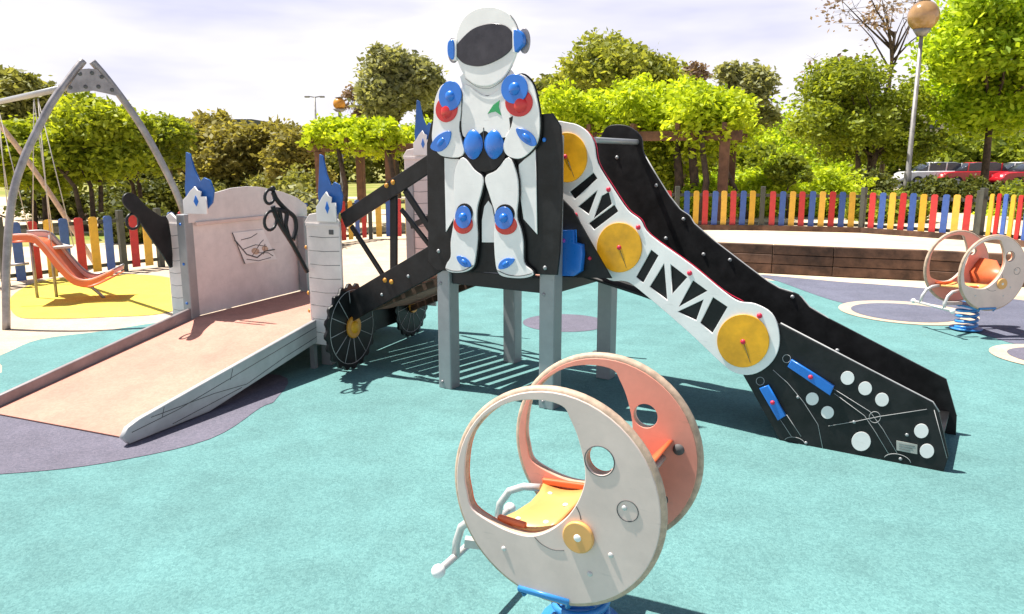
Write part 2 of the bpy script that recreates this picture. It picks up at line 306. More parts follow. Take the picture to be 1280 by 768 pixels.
for a in (0, TS): MB().obox(T(a, TS/2, PZ-.05), e1*.03, e2*(TS/2-.06), (0, 0, .05)).build('deck_beam', 'blackmetal', tower, bevel=.004)
backp = Plane(T(0, TS+.07), e1)
backp.plate('back_panel', [[(-.05, .8), (.92, .8), (.92, 1.55), (.7, 1.75), (.2, 1.75), (-.05, 1.55)]], -.01, .01, 'black', tower, px=False)
for a, b in ((0, 0), (TS, 0)):
    for z in (.05, PZ-.10): MB().dome(T(a-.02, b-.055, z), -e2, .012, .012, .010).build('bolt_cap', 'steel_d', tower)
# thin pole and its collar under the deck
pp = gp(748, 444); MB().tube([(pp.x, pp.y, 0), (pp.x, pp.y, PZ-.06)], .016, 10).build('pole', 'steel', tower); MB().tube([(pp.x, pp.y, .004), (pp.x, pp.y, .03)], .05, 14).build('pole_foot', 'line', tower)
# lower side board with the blue stepped piece, on the slide side
sidep = Plane(T(0, .12), e1)
sidep.plate('side_board', [[(690, 235), (716, 262), (742, 308), (765, 348), (690, 346)]], -.008, .008, 'black', tower)
bl = sidep.plate('step_block', [[(702, 288), (722, 287), (723, 303), (732, 305), (733, 318), (731, 338), (722, 344), (702, 344)]], .012, .06, 'blue', tower, bevel=.005)
sidep.domeat(710, 300, .014, .012, .061, 'cap', 'purpledot', bl)
sidep.domeat(738, 323, .012, .012, .009, 'cap', 'magenta', tower)

# ------------------------------------------------------------------ astronaut board
fp = Plane(T(0, -.075), e1)
astro = empty('astronaut_panel', T(.42, -.075, 0), 'tall black board with a white cut-out astronaut wearing blue and red round pads', 'play panel')
fp.plate('back_board', [[(540, 152), (560, 149), (640, 145), (691, 142), (701, 158), (703, 182), (703, 240), (700, 316), (697, 344), (545, 338), (536, 326), (534, 180)]], -.012, .006, 'black', astro, bevel=.003)
# helmet and neck
neck = fp.plate('neck', [[(582, 92), (640, 88), (643, 112), (641, 128), (578, 128), (580, 108)]], .004, .020, 'white', astro, smooth=3)
helm = fp.plate('helmet', [[(614, 9), (630, 12), (643, 21), (652, 40), (652, 56), (647, 74), (640, 89), (631, 100), (617, 108), (601, 108), (587, 99), (577, 80), (572, 60), (575, 42), (583, 24), (597, 13)]], .018, .038, 'white', astro, smooth=5, bevel=.006)
fp.plate('visor', [[(573, 63), (581, 51), (597, 37), (618, 31), (635, 33), (645, 42), (647, 54), (640, 67), (623, 78), (604, 84), (586, 81), (576, 72)]], .036, .044, 'visor', helm, smooth=5)
for lp in ([(586, 99), (600, 109), (612, 111.5), (622, 109), (635, 99), (645, 83)], [(590, 112), (600, 119), (612, 120), (624, 117), (634, 108)]):
    MB().tube([fp.P(*p, .021 if lp[0][1] > 105 else .039) for p in [tuple(q) for q in cat([Vector(p) for p in lp], 5, False)]], .0018, 6).build('groove', 'line', helm)
MB().tube([fp.P(*tuple(p), .039) for p in cat([Vector(p) for p in [(642, 20), (648, 28), (652, 38), (653, 50)]], 5, False)], .0018, 6).build('groove', 'line', helm)
for (lp, wp) in (([(566, 55), (571, 51), (574, 56), (574, 72), (571, 76), (566, 70)], [(571, 50), (576, 50), (576, 77), (571, 77)]), ([(648, 40), (655, 40), (660, 46), (660, 56), (655, 62), (649, 66)], [(646, 38), (651, 38), (651, 67), (646, 67)])):
    e = fp.plate('ear_pad', [lp], .020, .056, 'blue', astro, smooth=3, bevel=.006)
    fp.plate('ear_rim', [wp], .037, .050, 'white', e, bevel=.003)
    fp.plate('ear_ring', [[(q[0]*1.0+(2.5 if lp[0][0] > 600 else -2), q[1]+0) for q in ell(sum(p[0] for p in lp)/6, sum(p[1] for p in lp)/6, 7, 16, 0, 20)]], .006, .018, 'steel_d', e)
# torso, cape, pelvis
for lp in ([(557, 192), (577, 200), (575, 240), (571, 270), (559, 290)], [(650, 206), (671, 186), (673, 293), (656, 274), (651, 240)], ):
    fp.plate('cape_side', [lp], .008, .016, 'white', astro)
fp.plate('cape_middle', [[(604, 303), (604, 275), (607, 258), (612, 251), (617, 258), (620, 275), (621, 303)]], .008, .016, 'white', astro)
torso = fp.plate('torso', [[(586, 106), (612, 121), (638, 104), (643, 120), (645, 142), (641, 158), (635, 172), (618, 169), (609, 164), (600, 169), (584, 172), (580, 158), (581, 140), (582, 120)]], .016, .030, 'white', astro, smooth=4)
fp.plate('outline', [[(586, 106), (612, 121), (638, 104), (643, 120), (645, 142), (641, 158), (635, 172), (618, 169), (609, 164), (600, 169), (584, 172), (580, 158), (581, 140), (582, 120)]], 0.012, 0.016, 'black', torso, smooth=4, bevel=.001, grow=.009)
fp.plate('pelvis', [ell(608, 186, 28, 29, 0, 36)], .019, .027, 'black', astro)
for cx, rot in ((595, 4), (621, -4)):
    b = fp.plate('belly_pad', [ell(cx, 181, 12, 16.5, rot, 28)], .026, .034, 'blue', astro)
    fp.domeat(cx, 181, rad_of(fp, cx, 181, 11), .022, .033, 'dome', 'blue', b, ry=rad_of(fp, cx, 181, 15))
MB().bar(fp.P(608, 160, .032), fp.P(608, 178, .032), .004, .004).build('groove', 'line', torso)
lg = fp.plate('chest_emblem', [[(613, 143), (620, 132), (628, 126), (627, 134), (630, 145), (623, 140), (618, 141)]], .030, .033, 'green', torso, bevel=.0005)
fp.plate('shoulder_gap', [[(571, 152), (580, 152), (580, 166), (574, 166)]], .031, .034, 'black', torso, bevel=.0005); fp.plate('shoulder_gap', [[(640, 148), (646, 145), (648, 158), (642, 163)]], .031, .034, 'black', torso, bevel=.0005)
# arms
ar = fp.plate('arm', [[(558, 106), (548, 125), (546, 150), (544, 172), (548, 186), (556, 195), (576, 197), (584, 190), (581, 176), (578, 160), (580, 135), (577, 112)]], .024, .036, 'white', astro, smooth=4)
fp.plate('outline', [[(558, 106), (548, 125), (546, 150), (544, 172), (548, 186), (556, 195), (576, 197), (584, 190), (581, 176), (578, 160), (580, 135), (577, 112)]], 0.018, 0.022, 'black', ar, smooth=4, bevel=.001, grow=.009)
al = fp.plate('arm', [[(640, 104), (655, 94), (668, 104), (674, 122), (678, 148), (677, 172), (670, 186), (655, 198), (640, 196), (633, 186), (636, 172), (643, 158), (645, 140), (640, 122)]], .024, .036, 'white', astro, smooth=4)
fp.plate('outline', [[(640, 104), (655, 94), (668, 104), (674, 122), (678, 148), (677, 172), (670, 186), (655, 198), (640, 196), (633, 186), (636, 172), (643, 158), (645, 140), (640, 122)]], 0.018, 0.022, 'black', al, smooth=4, bevel=.001, grow=.009)
fp.plate('shoulder_disc_red', [ell(563, 137, 13.5, 16.5, 10, 30)], .035, .043, 'red', ar); fp.domeat(563, 140, .045, .016, .042, 'dome', 'red', ar)
fp.plate('shoulder_disc_blue', [ell(568.5, 120.5, 14, 18.5, 8, 30)], .044, .052, 'blue', ar); fp.domeat(568.5, 121, .035, .022, .051, 'dome', 'blue', ar)
fp.plate('shoulder_disc_red', [ell(653, 129, 17, 17.5, 10, 30)], .035, .043, 'red', al); fp.domeat(655, 132, .05, .016, .042, 'dome', 'red', al)
fp.plate('shoulder_disc_blue', [ell(648.5, 112, 16.5, 18.5, 8, 30)], .044, .052, 'blue', al); fp.domeat(648.5, 112, .04, .022, .051, 'dome', 'blue', al)
def leafpad(pts, parent, cx, cy, rot): fp.plate('cuff_pad', [pts], .035, .044, 'blue', parent, smooth=4); fp.domeat(cx, cy, .038, .012, .043, 'dome', 'blue', parent, ry=.020, rot=rot)
leafpad([(543, 185), (549, 173), (559, 166), (568, 165), (567, 176), (562, 185), (553, 190)], ar, 556, 178, 40)
leafpad([(650, 161), (662, 163), (671, 170), (675, 180), (669, 183), (659, 178), (652, 170)], al, 663, 173, -40)
# legs
ll = fp.plate('leg', [[(583, 197), (597, 212), (608, 222), (606, 240), (601, 258), (600, 276), (601, 296), (599, 318), (596, 332), (586, 339), (570, 340), (562, 336), (563, 329), (568, 320), (568, 302), (571, 282), (573, 260), (572, 238), (574, 212)]], .028, .042, 'white', astro, smooth=4)
fp.plate('outline', [[(583, 197), (597, 212), (608, 222), (606, 240), (601, 258), (600, 276), (601, 296), (599, 318), (596, 332), (586, 339), (570, 340), (562, 336), (563, 329), (568, 320), (568, 302), (571, 282), (573, 260), (572, 238), (574, 212)]], 0.022, 0.026, 'black', ll, smooth=4, bevel=.001, grow=.009)
lr = fp.plate('leg', [[(640, 197), (625, 213), (611, 222), (617, 246), (623, 268), (622, 295), (623, 320), (626, 338), (634, 345), (655, 347), (669, 344), (669, 338), (659, 327), (658, 303), (655, 286), (650, 270), (652, 243), (650, 218)]], .028, .042, 'white', astro, smooth=4)
fp.plate('outline', [[(640, 197), (625, 213), (611, 222), (617, 246), (623, 268), (622, 295), (623, 320), (626, 338), (634, 345), (655, 347), (669, 344), (669, 338), (659, 327), (658, 303), (655, 286), (650, 270), (652, 243), (650, 218)]], 0.022, 0.026, 'black', lr, smooth=4, bevel=.001, grow=.009)
for lg_, cx, cy, rr in ((ll, 585, 271, 10.5), (lr, 635.5, 272, 12)):
    fp.plate('knee_disc_black', [ell(cx+.5, cy-5, rr, 12, 0, 24)], .041, .044, 'black', lg_, bevel=.0005)  # black disc behind each knee pad, showing as a dark crescent above it
    fp.plate('knee_disc_red', [ell(cx-(1 if cx < 600 else -2), cy+9, rr+1.5, 12, 0, 26)], .041, .048, 'red', lg_)
    fp.plate('knee_disc_blue', [ell(cx, cy, rr-.5, 14, 0, 26)], .049, .056, 'blue', lg_); fp.domeat(cx, cy, .03, .024, .055, 'dome', 'blue', lg_)
for lg_, pts, c, r in ((ll, [(576, 320), (584, 320), (591, 325), (594, 332), (586, 333), (579, 328)], (586, 327), -35), (lr, [(628, 335), (630, 327), (638, 322), (648, 323), (644, 330), (636, 335)], (637, 329), 30)):
    fp.plate('ankle_pad', [pts], .041, .049, 'blue', lg_, smooth=3)
    fp.domeat(*c, .028, .012, .048, 'dome', 'blue', lg_, ry=.014, rot=r)
for lg_, pts in ((ll, [(562, 335), (572, 338), (585, 337), (596, 331)]), (lr, [(626, 337), (640, 343), (655, 344), (669, 341)])):
    MB().tube([fp.P(*tuple(p), .043) for p in cat([Vector(p) for p in pts], 4, False)], .003, 6).build('sole_line', 'line', lg_)
for b in ((549, 314), (682, 335), (681, 175), (549, 165)): fp.domeat(*b, .014, .010, .007, 'bolt_cap', 'blue' if b[1] < 200 else 'steel', astro)
fp.domeat(610, 333, .034, .034, -.05, 'round_cap', 'gold', astro)

# ------------------------------------------------------------------ slide
NB, FB = .21, .86                                        # near and far cheek in tower depth
sp_n = Plane(T(0, NB), e1); sp_f = Plane(T(0, FB), e1)
slide = empty('playground_slide', T(1.8, .53, 0), 'long black slide with white lattice side, three yellow discs and printed lower end', 'slide')
top_edge = [(744, 177), (751, 204), (768, 235), (788, 262), (800, 270), (812, 288), (866, 331), (915, 370), (935, 379), (955, 385), (970, 401)]
ring1 = ell(713, 198, 33, 43, 0, 40)
truss_out = [tuple(p) for p in cat([Vector(p) for p in [(690, 160), (714, 154), (733, 162), (744, 178), (749, 204), (767, 234), (786, 262), (802, 275), (815, 294), (866, 331), (905, 363), (925, 376), (945, 379), (966, 391), (975, 413), (974, 437), (962, 456), (942, 467), (920, 465), (900, 450), (862, 414), (800, 361), (783, 351), (765, 350), (748, 336), (738, 308), (722, 275), (704, 247), (690, 240)]], 4)]
holes = [[(714, 240), (744, 216), (749, 223), (721, 249)], [(725, 258), (749, 238), (738, 268)], [(754, 245), (763, 240), (767, 255), (744, 273)], [(770, 256), (775, 264), (745, 287), (738, 279)],
 [(816, 312), (825, 319), (806, 353), (797, 346)], [(814, 358), (832, 329), (836, 375)], [(840, 330), (861, 346), (842, 367)], [(868, 350), (886, 363), (850, 383)], [(849, 389), (881, 374), (872, 400)], [(893, 371), (911, 383), (892, 416), (877, 403)]]
sp_n.plate('lattice_board', [truss_out]+holes, .012, .026, 'white', slide, bevel=.0025)
lowb = [(976, 405), (1166, 504), (1174, 516), (1186, 570), (1179, 591), (1029, 563), (975, 549), (925, 470), (940, 440)]
# black cheek behind the lattice, down to the printed lower end
cheek = [(690, 165), (714, 158), (734, 167), (742, 183), (747, 207), (765, 238), (784, 265), (803, 280), (815, 298), (866, 335), (905, 367), (940, 384), (972, 404), (1166, 503), (1174, 516), (1186, 570), (1179, 591), (1029, 563), (975, 549), (928, 466), (903, 448), (862, 410), (800, 357), (768, 347), (750, 334), (741, 308), (725, 275), (707, 247), (690, 238)]
sp_n.plate('near_cheek', [cheek], -.010, .011, 'black', slide, bevel=.003)
for (c, rx, ry, cap) in (((712, 197), 25, 31, (710, 196)), ((777, 309), 28, 31, (777, 309)), ((931, 425), 32.5, 33, (931, 426))):
    d = sp_n.plate('yellow_disc', [ell(*c, rx, ry, 0, 40)], .027, .036, 'yellow', slide)
    sp_n.domeat(*cap, .015, .010, .036, 'cap', 'magenta', d)
    MB().tube([sp_n.P(c[0]+1, c[1]+3, .037), sp_n.P(c[0]+9, c[1]+ry*.8, .037)], .0015, 6).build('groove', 'line', d)
for p in ((763, 237), (722, 269), (800, 284), (746, 320), (864, 341), (951, 394)): sp_n.domeat(*p, .016, .012, .026, 'cap', 'magenta', slide)
# printed circles, bars and lines of the lower end
for (x, y, r) in ((1060, 472, 8.5), (1082, 485, 8.5), (1103, 499, 8.5), (1016, 498, 8), (1035, 515, 8), (1077, 551, 12), (1152, 538, 9), (1159, 563, 9)): sp_n.plate('white_dot', [ell(x, y, r, r, 0, 24)], .012, .015, 'white', slide, bevel=.0008)
for pts in ([(991, 448), (1044, 481), (1039, 493), (986, 457)], [(951, 484), (962, 480), (984, 518), (974, 524)]):
    b = sp_n.plate('blue_bar', [pts], .014, .036, 'blue', slide, bevel=.004); cx = sum(p[0] for p in pts)/4; cy = sum(p[1] for p in pts)/4; sp_n.domeat(cx, cy, .013, .012, .036, 'cap', 'magenta', b)
for pts in ([(967, 462), (985, 478), (1005, 502), (1023, 530), (1029, 560)], [(1043, 491), (1081, 519), (1095, 540), (1112, 568)], [(1040, 484), (1088, 514), (1104, 536), (1122, 566)], [(1036, 532), (1071, 526), (1100, 520), (1159, 511)], [(976, 524), (990, 545)], [(984, 518), (1002, 545)], [(1168, 512), (1184, 572)]):
    MB().tube([sp_n.P(*p, .0125) for p in pts], .0016, 6).build('line_print', 'pale_line', slide)
for (x, y, r) in ((1094, 521, 7), (984, 448, 5), (951, 476, 5)): MB().tube([sp_n.P(*p, .0125) for p in ell(x, y, r, r, 0, 18)], .0016, 6, closed=True).build('ring_print', 'pale_line', slide)
MB().tube([sp_n.P(*p, .0125) for p in ell(994, 553, 13, 7, 12, 12, 190, 350)], .0016, 6).build('ring_print', 'pale_line', slide)
MB().tube([sp_n.P(*p, .0125) for p in ell(1122, 576, 17, 9, 12, 12, 190, 350)], .0016, 6).build('ring_print', 'pale_line', slide)
lb = sp_n.plate('label_plate', [[(1121, 550), (1147, 555), (1147, 567), (1121, 562)]], .012, .015, 'mauve', slide, bevel=.0005)
for k in range(3): MB().tube([sp_n.P(1124, 553.5+3*k, .0155), sp_n.P(1144-3*k, 557+3*k, .0155)], .0012, 5).build('label_line', 'line', lb)
for p in ((998, 496), (1068, 527), (1008, 553), (1126, 573), (1134, 543)): sp_n.domeat(*p, .009, .006, .012, 'bolt_cap', 'steel', slide)
MB().tube([sp_n.P(*p, .002) for p in [(976, 404), (1070, 453), (1166, 502.5), (1174, 515)]], .0045, 8).build('edge_trim', 'pale_line', slide)
MB().tube([sp_n.P(*tuple(p), .002) for p in cat([Vector(p) for p in [(714, 155), (733, 163), (745, 179), (750, 204), (768, 234), (787, 262), (803, 275), (815, 294), (866, 331), (905, 363), (930, 377)]], 4, False)], .003, 8).build('edge_trim', 'magenta', slide)
farc = [tuple(p) for p in cat([Vector(p) for p in [(750, 176), (758, 160), (772, 156), (788, 159), (802, 172), (806, 194), (826, 228), (846, 258), (862, 270), (873, 285), (920, 322), (960, 352), (978, 362), (998, 368), (1012, 384), (1036, 398)]], 4, False)]+[(1183, 474), (1196, 520), (1195, 544), (1120, 530), (1060, 512), (1010, 480), (960, 440), (900, 400), (850, 360), (800, 310), (770, 270), (750, 240)]
sp_f.plate('far_cheek', [farc], -.010, .010, 'black', slide, bevel=.003)
for p in ((772, 197), (821, 232), (855, 274), (833, 298), (913, 325), (991, 371), (1047, 438), (880, 318)): sp_f.domeat(*p, .013, .010, .010, 'bolt_cap', 'steel', slide)
MB().tube([sp_f.P(*p, .0) for p in farc[20:66:3]], .005, 6).build('edge_trim', 'pale_line', slide)
# bed between the cheeks
q = [sp_n.uv(*p) for p in ((722, 258), (745, 300), (768, 330), (800, 340), (862, 390), (903, 425), (945, 455), (985, 500), (1040, 530), (1100, 560), (1174, 575))]
q = [(.9, PZ), (1.02, PZ-.01)]+[(s_, z_) for s_, z_ in q if s_ > 1.08 and z_ < PZ-.02]
q = cat([Vector((a, max(b, .14), 0)) for a, b in q], 4, False); bed = MB(); W_ = []
for (a, z, _) in q: W_ += [T(a, NB+.012, z), T(a, FB-.012, z), T(a, FB-.012, z-.02), T(a, NB+.012, z-.02)]
n = len(q); fs = []
for i in range(n-1):
    for k in range(4): fs.append((i*4+k, i*4+(k+1) % 4, (i+1)*4+(k+1) % 4, (i+1)*4+k))
bed.add(W_, [f[::-1] for f in fs]+[(0, 1, 2, 3), (4*n-1, 4*n-2, 4*n-3, 4*n-4)], True).build('chute', 'black', slide)
b0 = sp_f.P(803, 176); uu = sp_f.uv(800, 176)
MB().tube([T(uu[0]-.02, NB, uu[1]-.01), T(uu[0]-.02, FB, uu[1]-.01)], .019, 14).build('grab_bar', 'steel', slide)

# ------------------------------------------------------------------ ramp and ship landing
RA = math.radians(67.5); er = Vector((math.cos(RA), math.sin(RA), 0)); ep = Vector((math.sin(RA), -math.cos(RA), 0))
RO = Vector((-2.68, 6.32, 0)); LZ = .30; RW = 1.30; LL = 1.42
def R(r, p, z=0): v = RO+er*r+ep*p; v.z = z; return v
ramp = empty('access_ramp', R(-.9, .65), 'salmon pink access ramp with grey side boards rising from the purple patch', 'ramp')
rm = MB()
rm.add([R(-1.80, .03, .016), R(-1.80, RW-.03, .016), R(0, RW-.03, LZ), R(0, .03, LZ), R(-1.80, .03, .010), R(-1.80, RW-.03, .010), R(0, RW-.03, LZ-.05), R(0, .03, LZ-.05)],
 [(0, 1, 2, 3), (7, 6, 5, 4), (0, 4, 5, 1), (3, 2, 6, 7), (1, 5, 6, 2), (0, 3, 7, 4)])
rm.build('ramp_deck', 'pink', ramp)
rp_l = Plane(R(0, 0), er); rp_r = Plane(R(0, RW), er)
rp_l.plate('side_board', [[(-1.83, .012), (-1.86, .05), (-1.80, .085), (-.02, LZ+.085), (-.02, LZ-.08), (-1.3, .012)]], -.018, .018, 'ramp_side', ramp, px=False, bevel=.006)
rb = rp_r.plate('side_board', [[(-1.86, .012), (-1.90, .06), (-1.86, .11), (-1.78, .135), (-.06, LZ+.10), (-.06, LZ-.075), (-1.25, .012)]], -.018, .018, 'ramp_out', ramp, px=False, bevel=.006)
for pts in (((-1.84, .075), (-1.5, .105), (-.06, LZ+.045)), ((-1.7, .12), (-1.2, .12), (-.9, .10), (-.5, .19), (-.06, LZ-.03)), ((-1.55, .03), (-.95, .09)), ((-1.62, .098), (-1.60, .155)), ((-1.05, .17), (-1.02, .24))):
    MB().tube([rp_r.W(a, b, .0185) for a, b in pts], .0022, 6).build('groove', 'line', rb)
for k in range(3): MB().obox(R(-.25, .15+k*.3, .12), er*.02, ep*.02, (0, 0, .115)).build('support_leg', 'steel_d', ramp)
ship = empty('ship_landing', R(.7, .65), 'ship-shaped landing with off-white side wall, plank posts and black paddle wheels', 'play structure')
MB().obox(R(LL/2, RW/2, LZ-.03), er*LL/2, ep*(RW/2-.03), (0, 0, .03)).build('deck', 'pink', ship)
wallp = Plane(R(0, 0), er)
wl_out = [(237, 397), (237, 330), (236, 262), (238, 248), (265, 242), (286, 236), (306, 234), (323, 235), (350, 241), (366, 248), (378, 254), (382, 262), (381, 361)]
sidewall = wallp.plate('side_wall', [wl_out], .00, .020, 'offwhite', ship, bevel=.005)
wallp.plate('top_board', [[(232, 279), (232, 260), (240, 246), (265, 241), (286, 235), (306, 233), (323, 234), (350, 240), (368, 247), (380, 256), (381, 268), (330, 271)]], .021, .033, 'offwhite', ship, bevel=.004)
MB().bar(wallp.P(240, 280, .042), wallp.P(331, 271, .042), .02, .03).build('rail', 'greige', ship, bevel=.004)
sg = wallp.plate('picture_plate', [[(287, 291), (326, 287), (343, 324), (303, 330)]], .022, .030, 'white', ship)
for pts in ([(287, 291), (303, 330)], [(290, 300), (305, 318), (318, 322), (328, 314), (340, 312)], [(300, 312), (316, 306), (330, 308)], [(312, 320), (322, 304), (326, 300)], [(318, 316), (332, 316), (338, 320)], [(326, 318), (328, 305)], [(298, 300), (310, 297), (318, 292)], [(305, 324), (320, 326), (335, 322)]):
    MB().tube([wallp.P(*p, .031) for p in pts], .0035 if len(pts) < 4 else .006, 6).build('drawn_line', 'line' if len(pts) != 2 else 'blackmetal', sg)
for cx, cy, rr in ((316, 314, 5), (328, 311, 4)): wallp.plate('drawn_spot', [ell(cx, cy, rr, rr*.8, 20, 14)], .030, .033, 'edge', sg, bevel=.0004)
# posts of the ship corners
def post(r, p, h, z0=0, mt='steel', w=.045): return MB().obox(R(r, p, (h+z0)/2), er*w, ep*w, (0, 0, (h-z0)/2)).build('post', mt, ship, bevel=.008)
p0 = post(-.03, -.015, 1.16, .0); post(LL-.04, .085, 1.05); post(.06, RW+.0, 1.12); post(LL, RW, 1.5); 
for z in (.42, .75, 1.08): MB().dome(R(-.077, -.015, z), -er, .012, .012, .008).build('bolt_cap', 'blue', p0)
# plank faced corner boards with rocket finials
def turret(Pt, w, z0, z1, fo=0, fw=.3, fz=0):
    pl = Plane((Pt.x, Pt.y), ep)
    b = pl.plate('plank_board', [[(0, z0), (w, z0), (w, z1-.03), (w-.02, z1), (w*.45, z1+.05), (.03, z1+.03), (-.015, z1-.03), (0, z1-.05)]], -.012, .012, 'offwhite', ship, px=False, bevel=.004)
    n = int((z1-z0)/.105)
    for k in range(1, n):
        z = z1-.03-k*.105
        MB().tube([pl.W(.01+.01*(k % 2), z, .0125), pl.W(w*.5, z-.006, .0125), pl.W(w-.01, z+.003, .0125)], .0022, 6).build('groove', 'line', b)
    MB().bar(pl.W(.0, z1-.045, .016), pl.W(w, z1-.045, .016), .012, .02).build('cap_rail', 'offwhite', b)
    F = lambda pts: [(fo+x*fw, z1+fz+z) for x, z in pts]
    f = pl.plate('finial_fin', [F([(.36, .02), (.34, .18), (.40, .34), (.44, .47), (.53, .46), (.62, .33), (.74, .24), (.84, .27), (.98, .25), (1.06, .17), (1.0, .07), (.86, .02)])], -.030, -.014, 'blue_b', ship, px=False)
    g = pl.plate('finial_rocket', [F([(.36, -.02), (.36, .09), (.46, .12), (.55, .16), (.68, .20), (.74, .17), (.83, .16), (.80, .12), (.94, .12), (.95, -.02)])], .013, .026, 'white', ship, px=False)
    pl.plate('star', [F([(.64, .08), (.70, .04), (.76, .08), (.70, .13)])], .026, .030, 'blue', g, px=False, bevel=.0005)
    return pl, b
pt1 = R(-.10, RW-.03); turret(pt1, .30, .20, 1.17, 0)
pt2 = R(-.05, -.20); turret(pt2, .15, .08, 1.12, .08, .42, .07)
pt3 = R(LL-.02, RW-.05); turret(pt3, .30, .25, 1.66, 0)
MB().obox(pt1+Vector((0, 0, .13)), er*.02, ep*.02, (0, 0, .13)).build('support_leg', 'steel', ship)
tp = Plane((pt1.x, pt1.y), ep)
tp.plate('number_plate', [[(.205, 1.055), (.245, 1.055), (.245, 1.09), (.205, 1.09)]], .0125, .016, 'line', ship, px=False, bevel=.0005)
# side skirt, hull board between the wheels
hullp = Plane(R(0, RW+.06), er)
hullp.plate('hull_board', [[(.02, .16), (LL, .16), (LL+.04, .36), (.0, .36)]], -.01, .01, 'black', ship, px=False)
# hooks: black cut-out arms at both front corners
def hook(pl, solid):
    r0 = pl
    if solid:
        a = pl.plate('hook_arm', [[(210, 277), (199, 270), (181, 257), (170, 245), (161, 241), (154, 245), (154, 254), (160, 262), (171, 272), (181, 287), (203, 319), (215, 334)]], -.01, .01, 'black', ship, smooth=3)
        MB().tube([pl.P(*p, 0) for p in ell(166, 277, 8, 9.5, 0, 18)], .011, 8, closed=True).build('hook_ring', 'blackmetal', ship)
    else:
        for pts in ([(384, 340), (366, 306), (352, 284), (344, 268), (341, 258)], [(362, 300), (357, 282), (358, 266), (346, 262)], [(366, 300), (370, 286), (368, 272), (357, 262), (346, 250), (341, 240)], [(352, 283), (349, 262)]):
            MB().tube([pl.P(*tuple(p), 0) for p in cat([Vector(p) for p in pts], 4, False)], .017, 8).build('hook_arm', 'blackmetal', ship)
        for e in ((337, 246, 6, 9), (338, 276, 7.5, 12)): MB().tube([pl.P(*p, 0) for p in ell(*e, 8, 18)], .011, 8, closed=True).build('hook_ring', 'blackmetal', ship)
        MB().dome(pl.P(341, 236), (0, 0, 1), .02, .02, .02, full=True).build('hook_knob', 'blackmetal', ship)
hook(Plane(R(0, -.14), er), True); hook(Plane(R(0, RW-.01), er), False)
for z in (.95, .78, .60, .46): MB().dome(R(-.11, RW-.04, z), -er-ep*.8, .016, .016, .012).build('bolt_cap', 'gold', ship)
# paddle wheels on the hull side
def wheel(rc, zc, rr, w):
    pl = Plane(R(0, RW+w), er); cx = rc
    def circ(r, n, bump=0, k=0): return [((cx+math.cos(2*math.pi*i/n)*(r+(bump if i % 4 in (0, 1) else 0))), zc+math.sin(2*math.pi*i/n)*(r+(bump if i % 4 in (0, 1) else 0))) for i in range(n)]
    d = pl.plate('paddle_wheel', [circ(rr*.93, 80, rr*.07)], -.012, .012, 'black', ship, px=False, smooth=0, bevel=.003)
    for k in range(12):
        a = 2*math.pi*k/12+.1; MB().tube([pl.W(cx+math.cos(a)*rr*.2, zc+math.sin(a)*rr*.2, .013), pl.W(cx+math.cos(a)*rr*.84, zc+math.sin(a)*rr*.84, .013)], .0026, 6).build('spoke', 'pale_line', d)
    MB().tube([pl.W(a, b, .013) for a, b in circ(rr*.85, 40)], .0022, 6, closed=True).build('rim_line', 'pale_line', d)
    pl.plate('hub', [circ(rr*.26, 28)], .012, .035, 'gold', d, px=False, bevel=.008); MB().dome(pl.W(cx, zc, .034), pl.n, rr*.15, rr*.15, .02).build('hub_cap', 'yellow', d)
wheel(-.03, .345, .335, .28); wheel(1.16, .30, .30, .12)
MB().bar(R(-.03, RW-.02, .345), R(-.03, RW+.27, .345), .05, .05).build('axle', 'steel_d', ship)

# ------------------------------------------------------------------ inclined truss bridge
br = empty('truss_bridge', (-.85, 5.75, 0), 'short sloping bridge with black diagonal railing from the ship landing up to the tower', 'bridge')
bA = R(.02, RW+.02); bB = T(0, -.04); bdir = (bB-bA).normalized(); bp = Plane((bA.x, bA.y), bdir)
def bseg(name, a, b, wpx, mt='black', w=0, t=.022, par=br):
    pa, pb = Vector(bp.uv(*a)), Vector(bp.uv(*b)); d = (pb-pa).normalized(); n_ = Vector((-d.y, d.x))*wpx/2
    return bp.plate(name, [[tuple(pa+n_), tuple(pb+n_), tuple(pb-n_), tuple(pa-n_)]], w-t/2, w+t/2, mt, par, px=False, bevel=.004)
bseg('upper_rail', (431, 276), (541, 203), .115, w=.012)
bseg('lower_rail', (434, 388), (548, 322), .20, w=.012)
bseg('upright', (491, 238), (491, 352), .06, w=-.012)
bseg('diagonal', (438, 283), (481, 350), .035, w=-.012); bseg('diagonal', (505, 238), (545, 300), .045, w=-.012); bseg('diagonal', (500, 262), (541, 314), .03, w=-.014)
for p in ((486, 232), (494, 228)): bp.domeat(*p, .018, .012, .024, 'bolt_cap', 'gold', br)
for p in ((484, 350), (492, 352)): bp.domeat(*p, .018, .012, .024, 'bolt_cap', 'gold', br)
for p in ((513, 345), (480, 368), (548, 314)): bp.domeat(*p, .012, .008, .024, 'bolt_cap', 'steel', br)
# planked walkway
cA = R(.68, RW+.0); cB = T(-.02, TS*.5); hv = (cB-cA); L0 = hv.length; hv.normalize(); pv = Vector((-hv.y, hv.x, 0))
NP = 12
for k in range(NP):
    t = (k+.5)/NP; c = cA.lerp(cB, t); c.z = LZ+.02+(PZ-LZ-.06)*t; wd = .52-.14*t
    sl = Vector((hv.x, hv.y, (PZ-LZ-.06)/L0)).normalized()
    MB().obox(c, sl*(L0/NP*.5*(1.0 if k < 7 else .72)), pv*wd, sl.cross(pv)*.012).build('walkway_board', 'pink', br, bevel=.003)
for s_ in (-1, 1):
    a = cA+pv*s_*.46; b = cB+pv*s_*.34; a.z = LZ-.03; b.z = PZ-.09; MB().bar(a, b, .04, .05).build('stringer', 'wood', br)
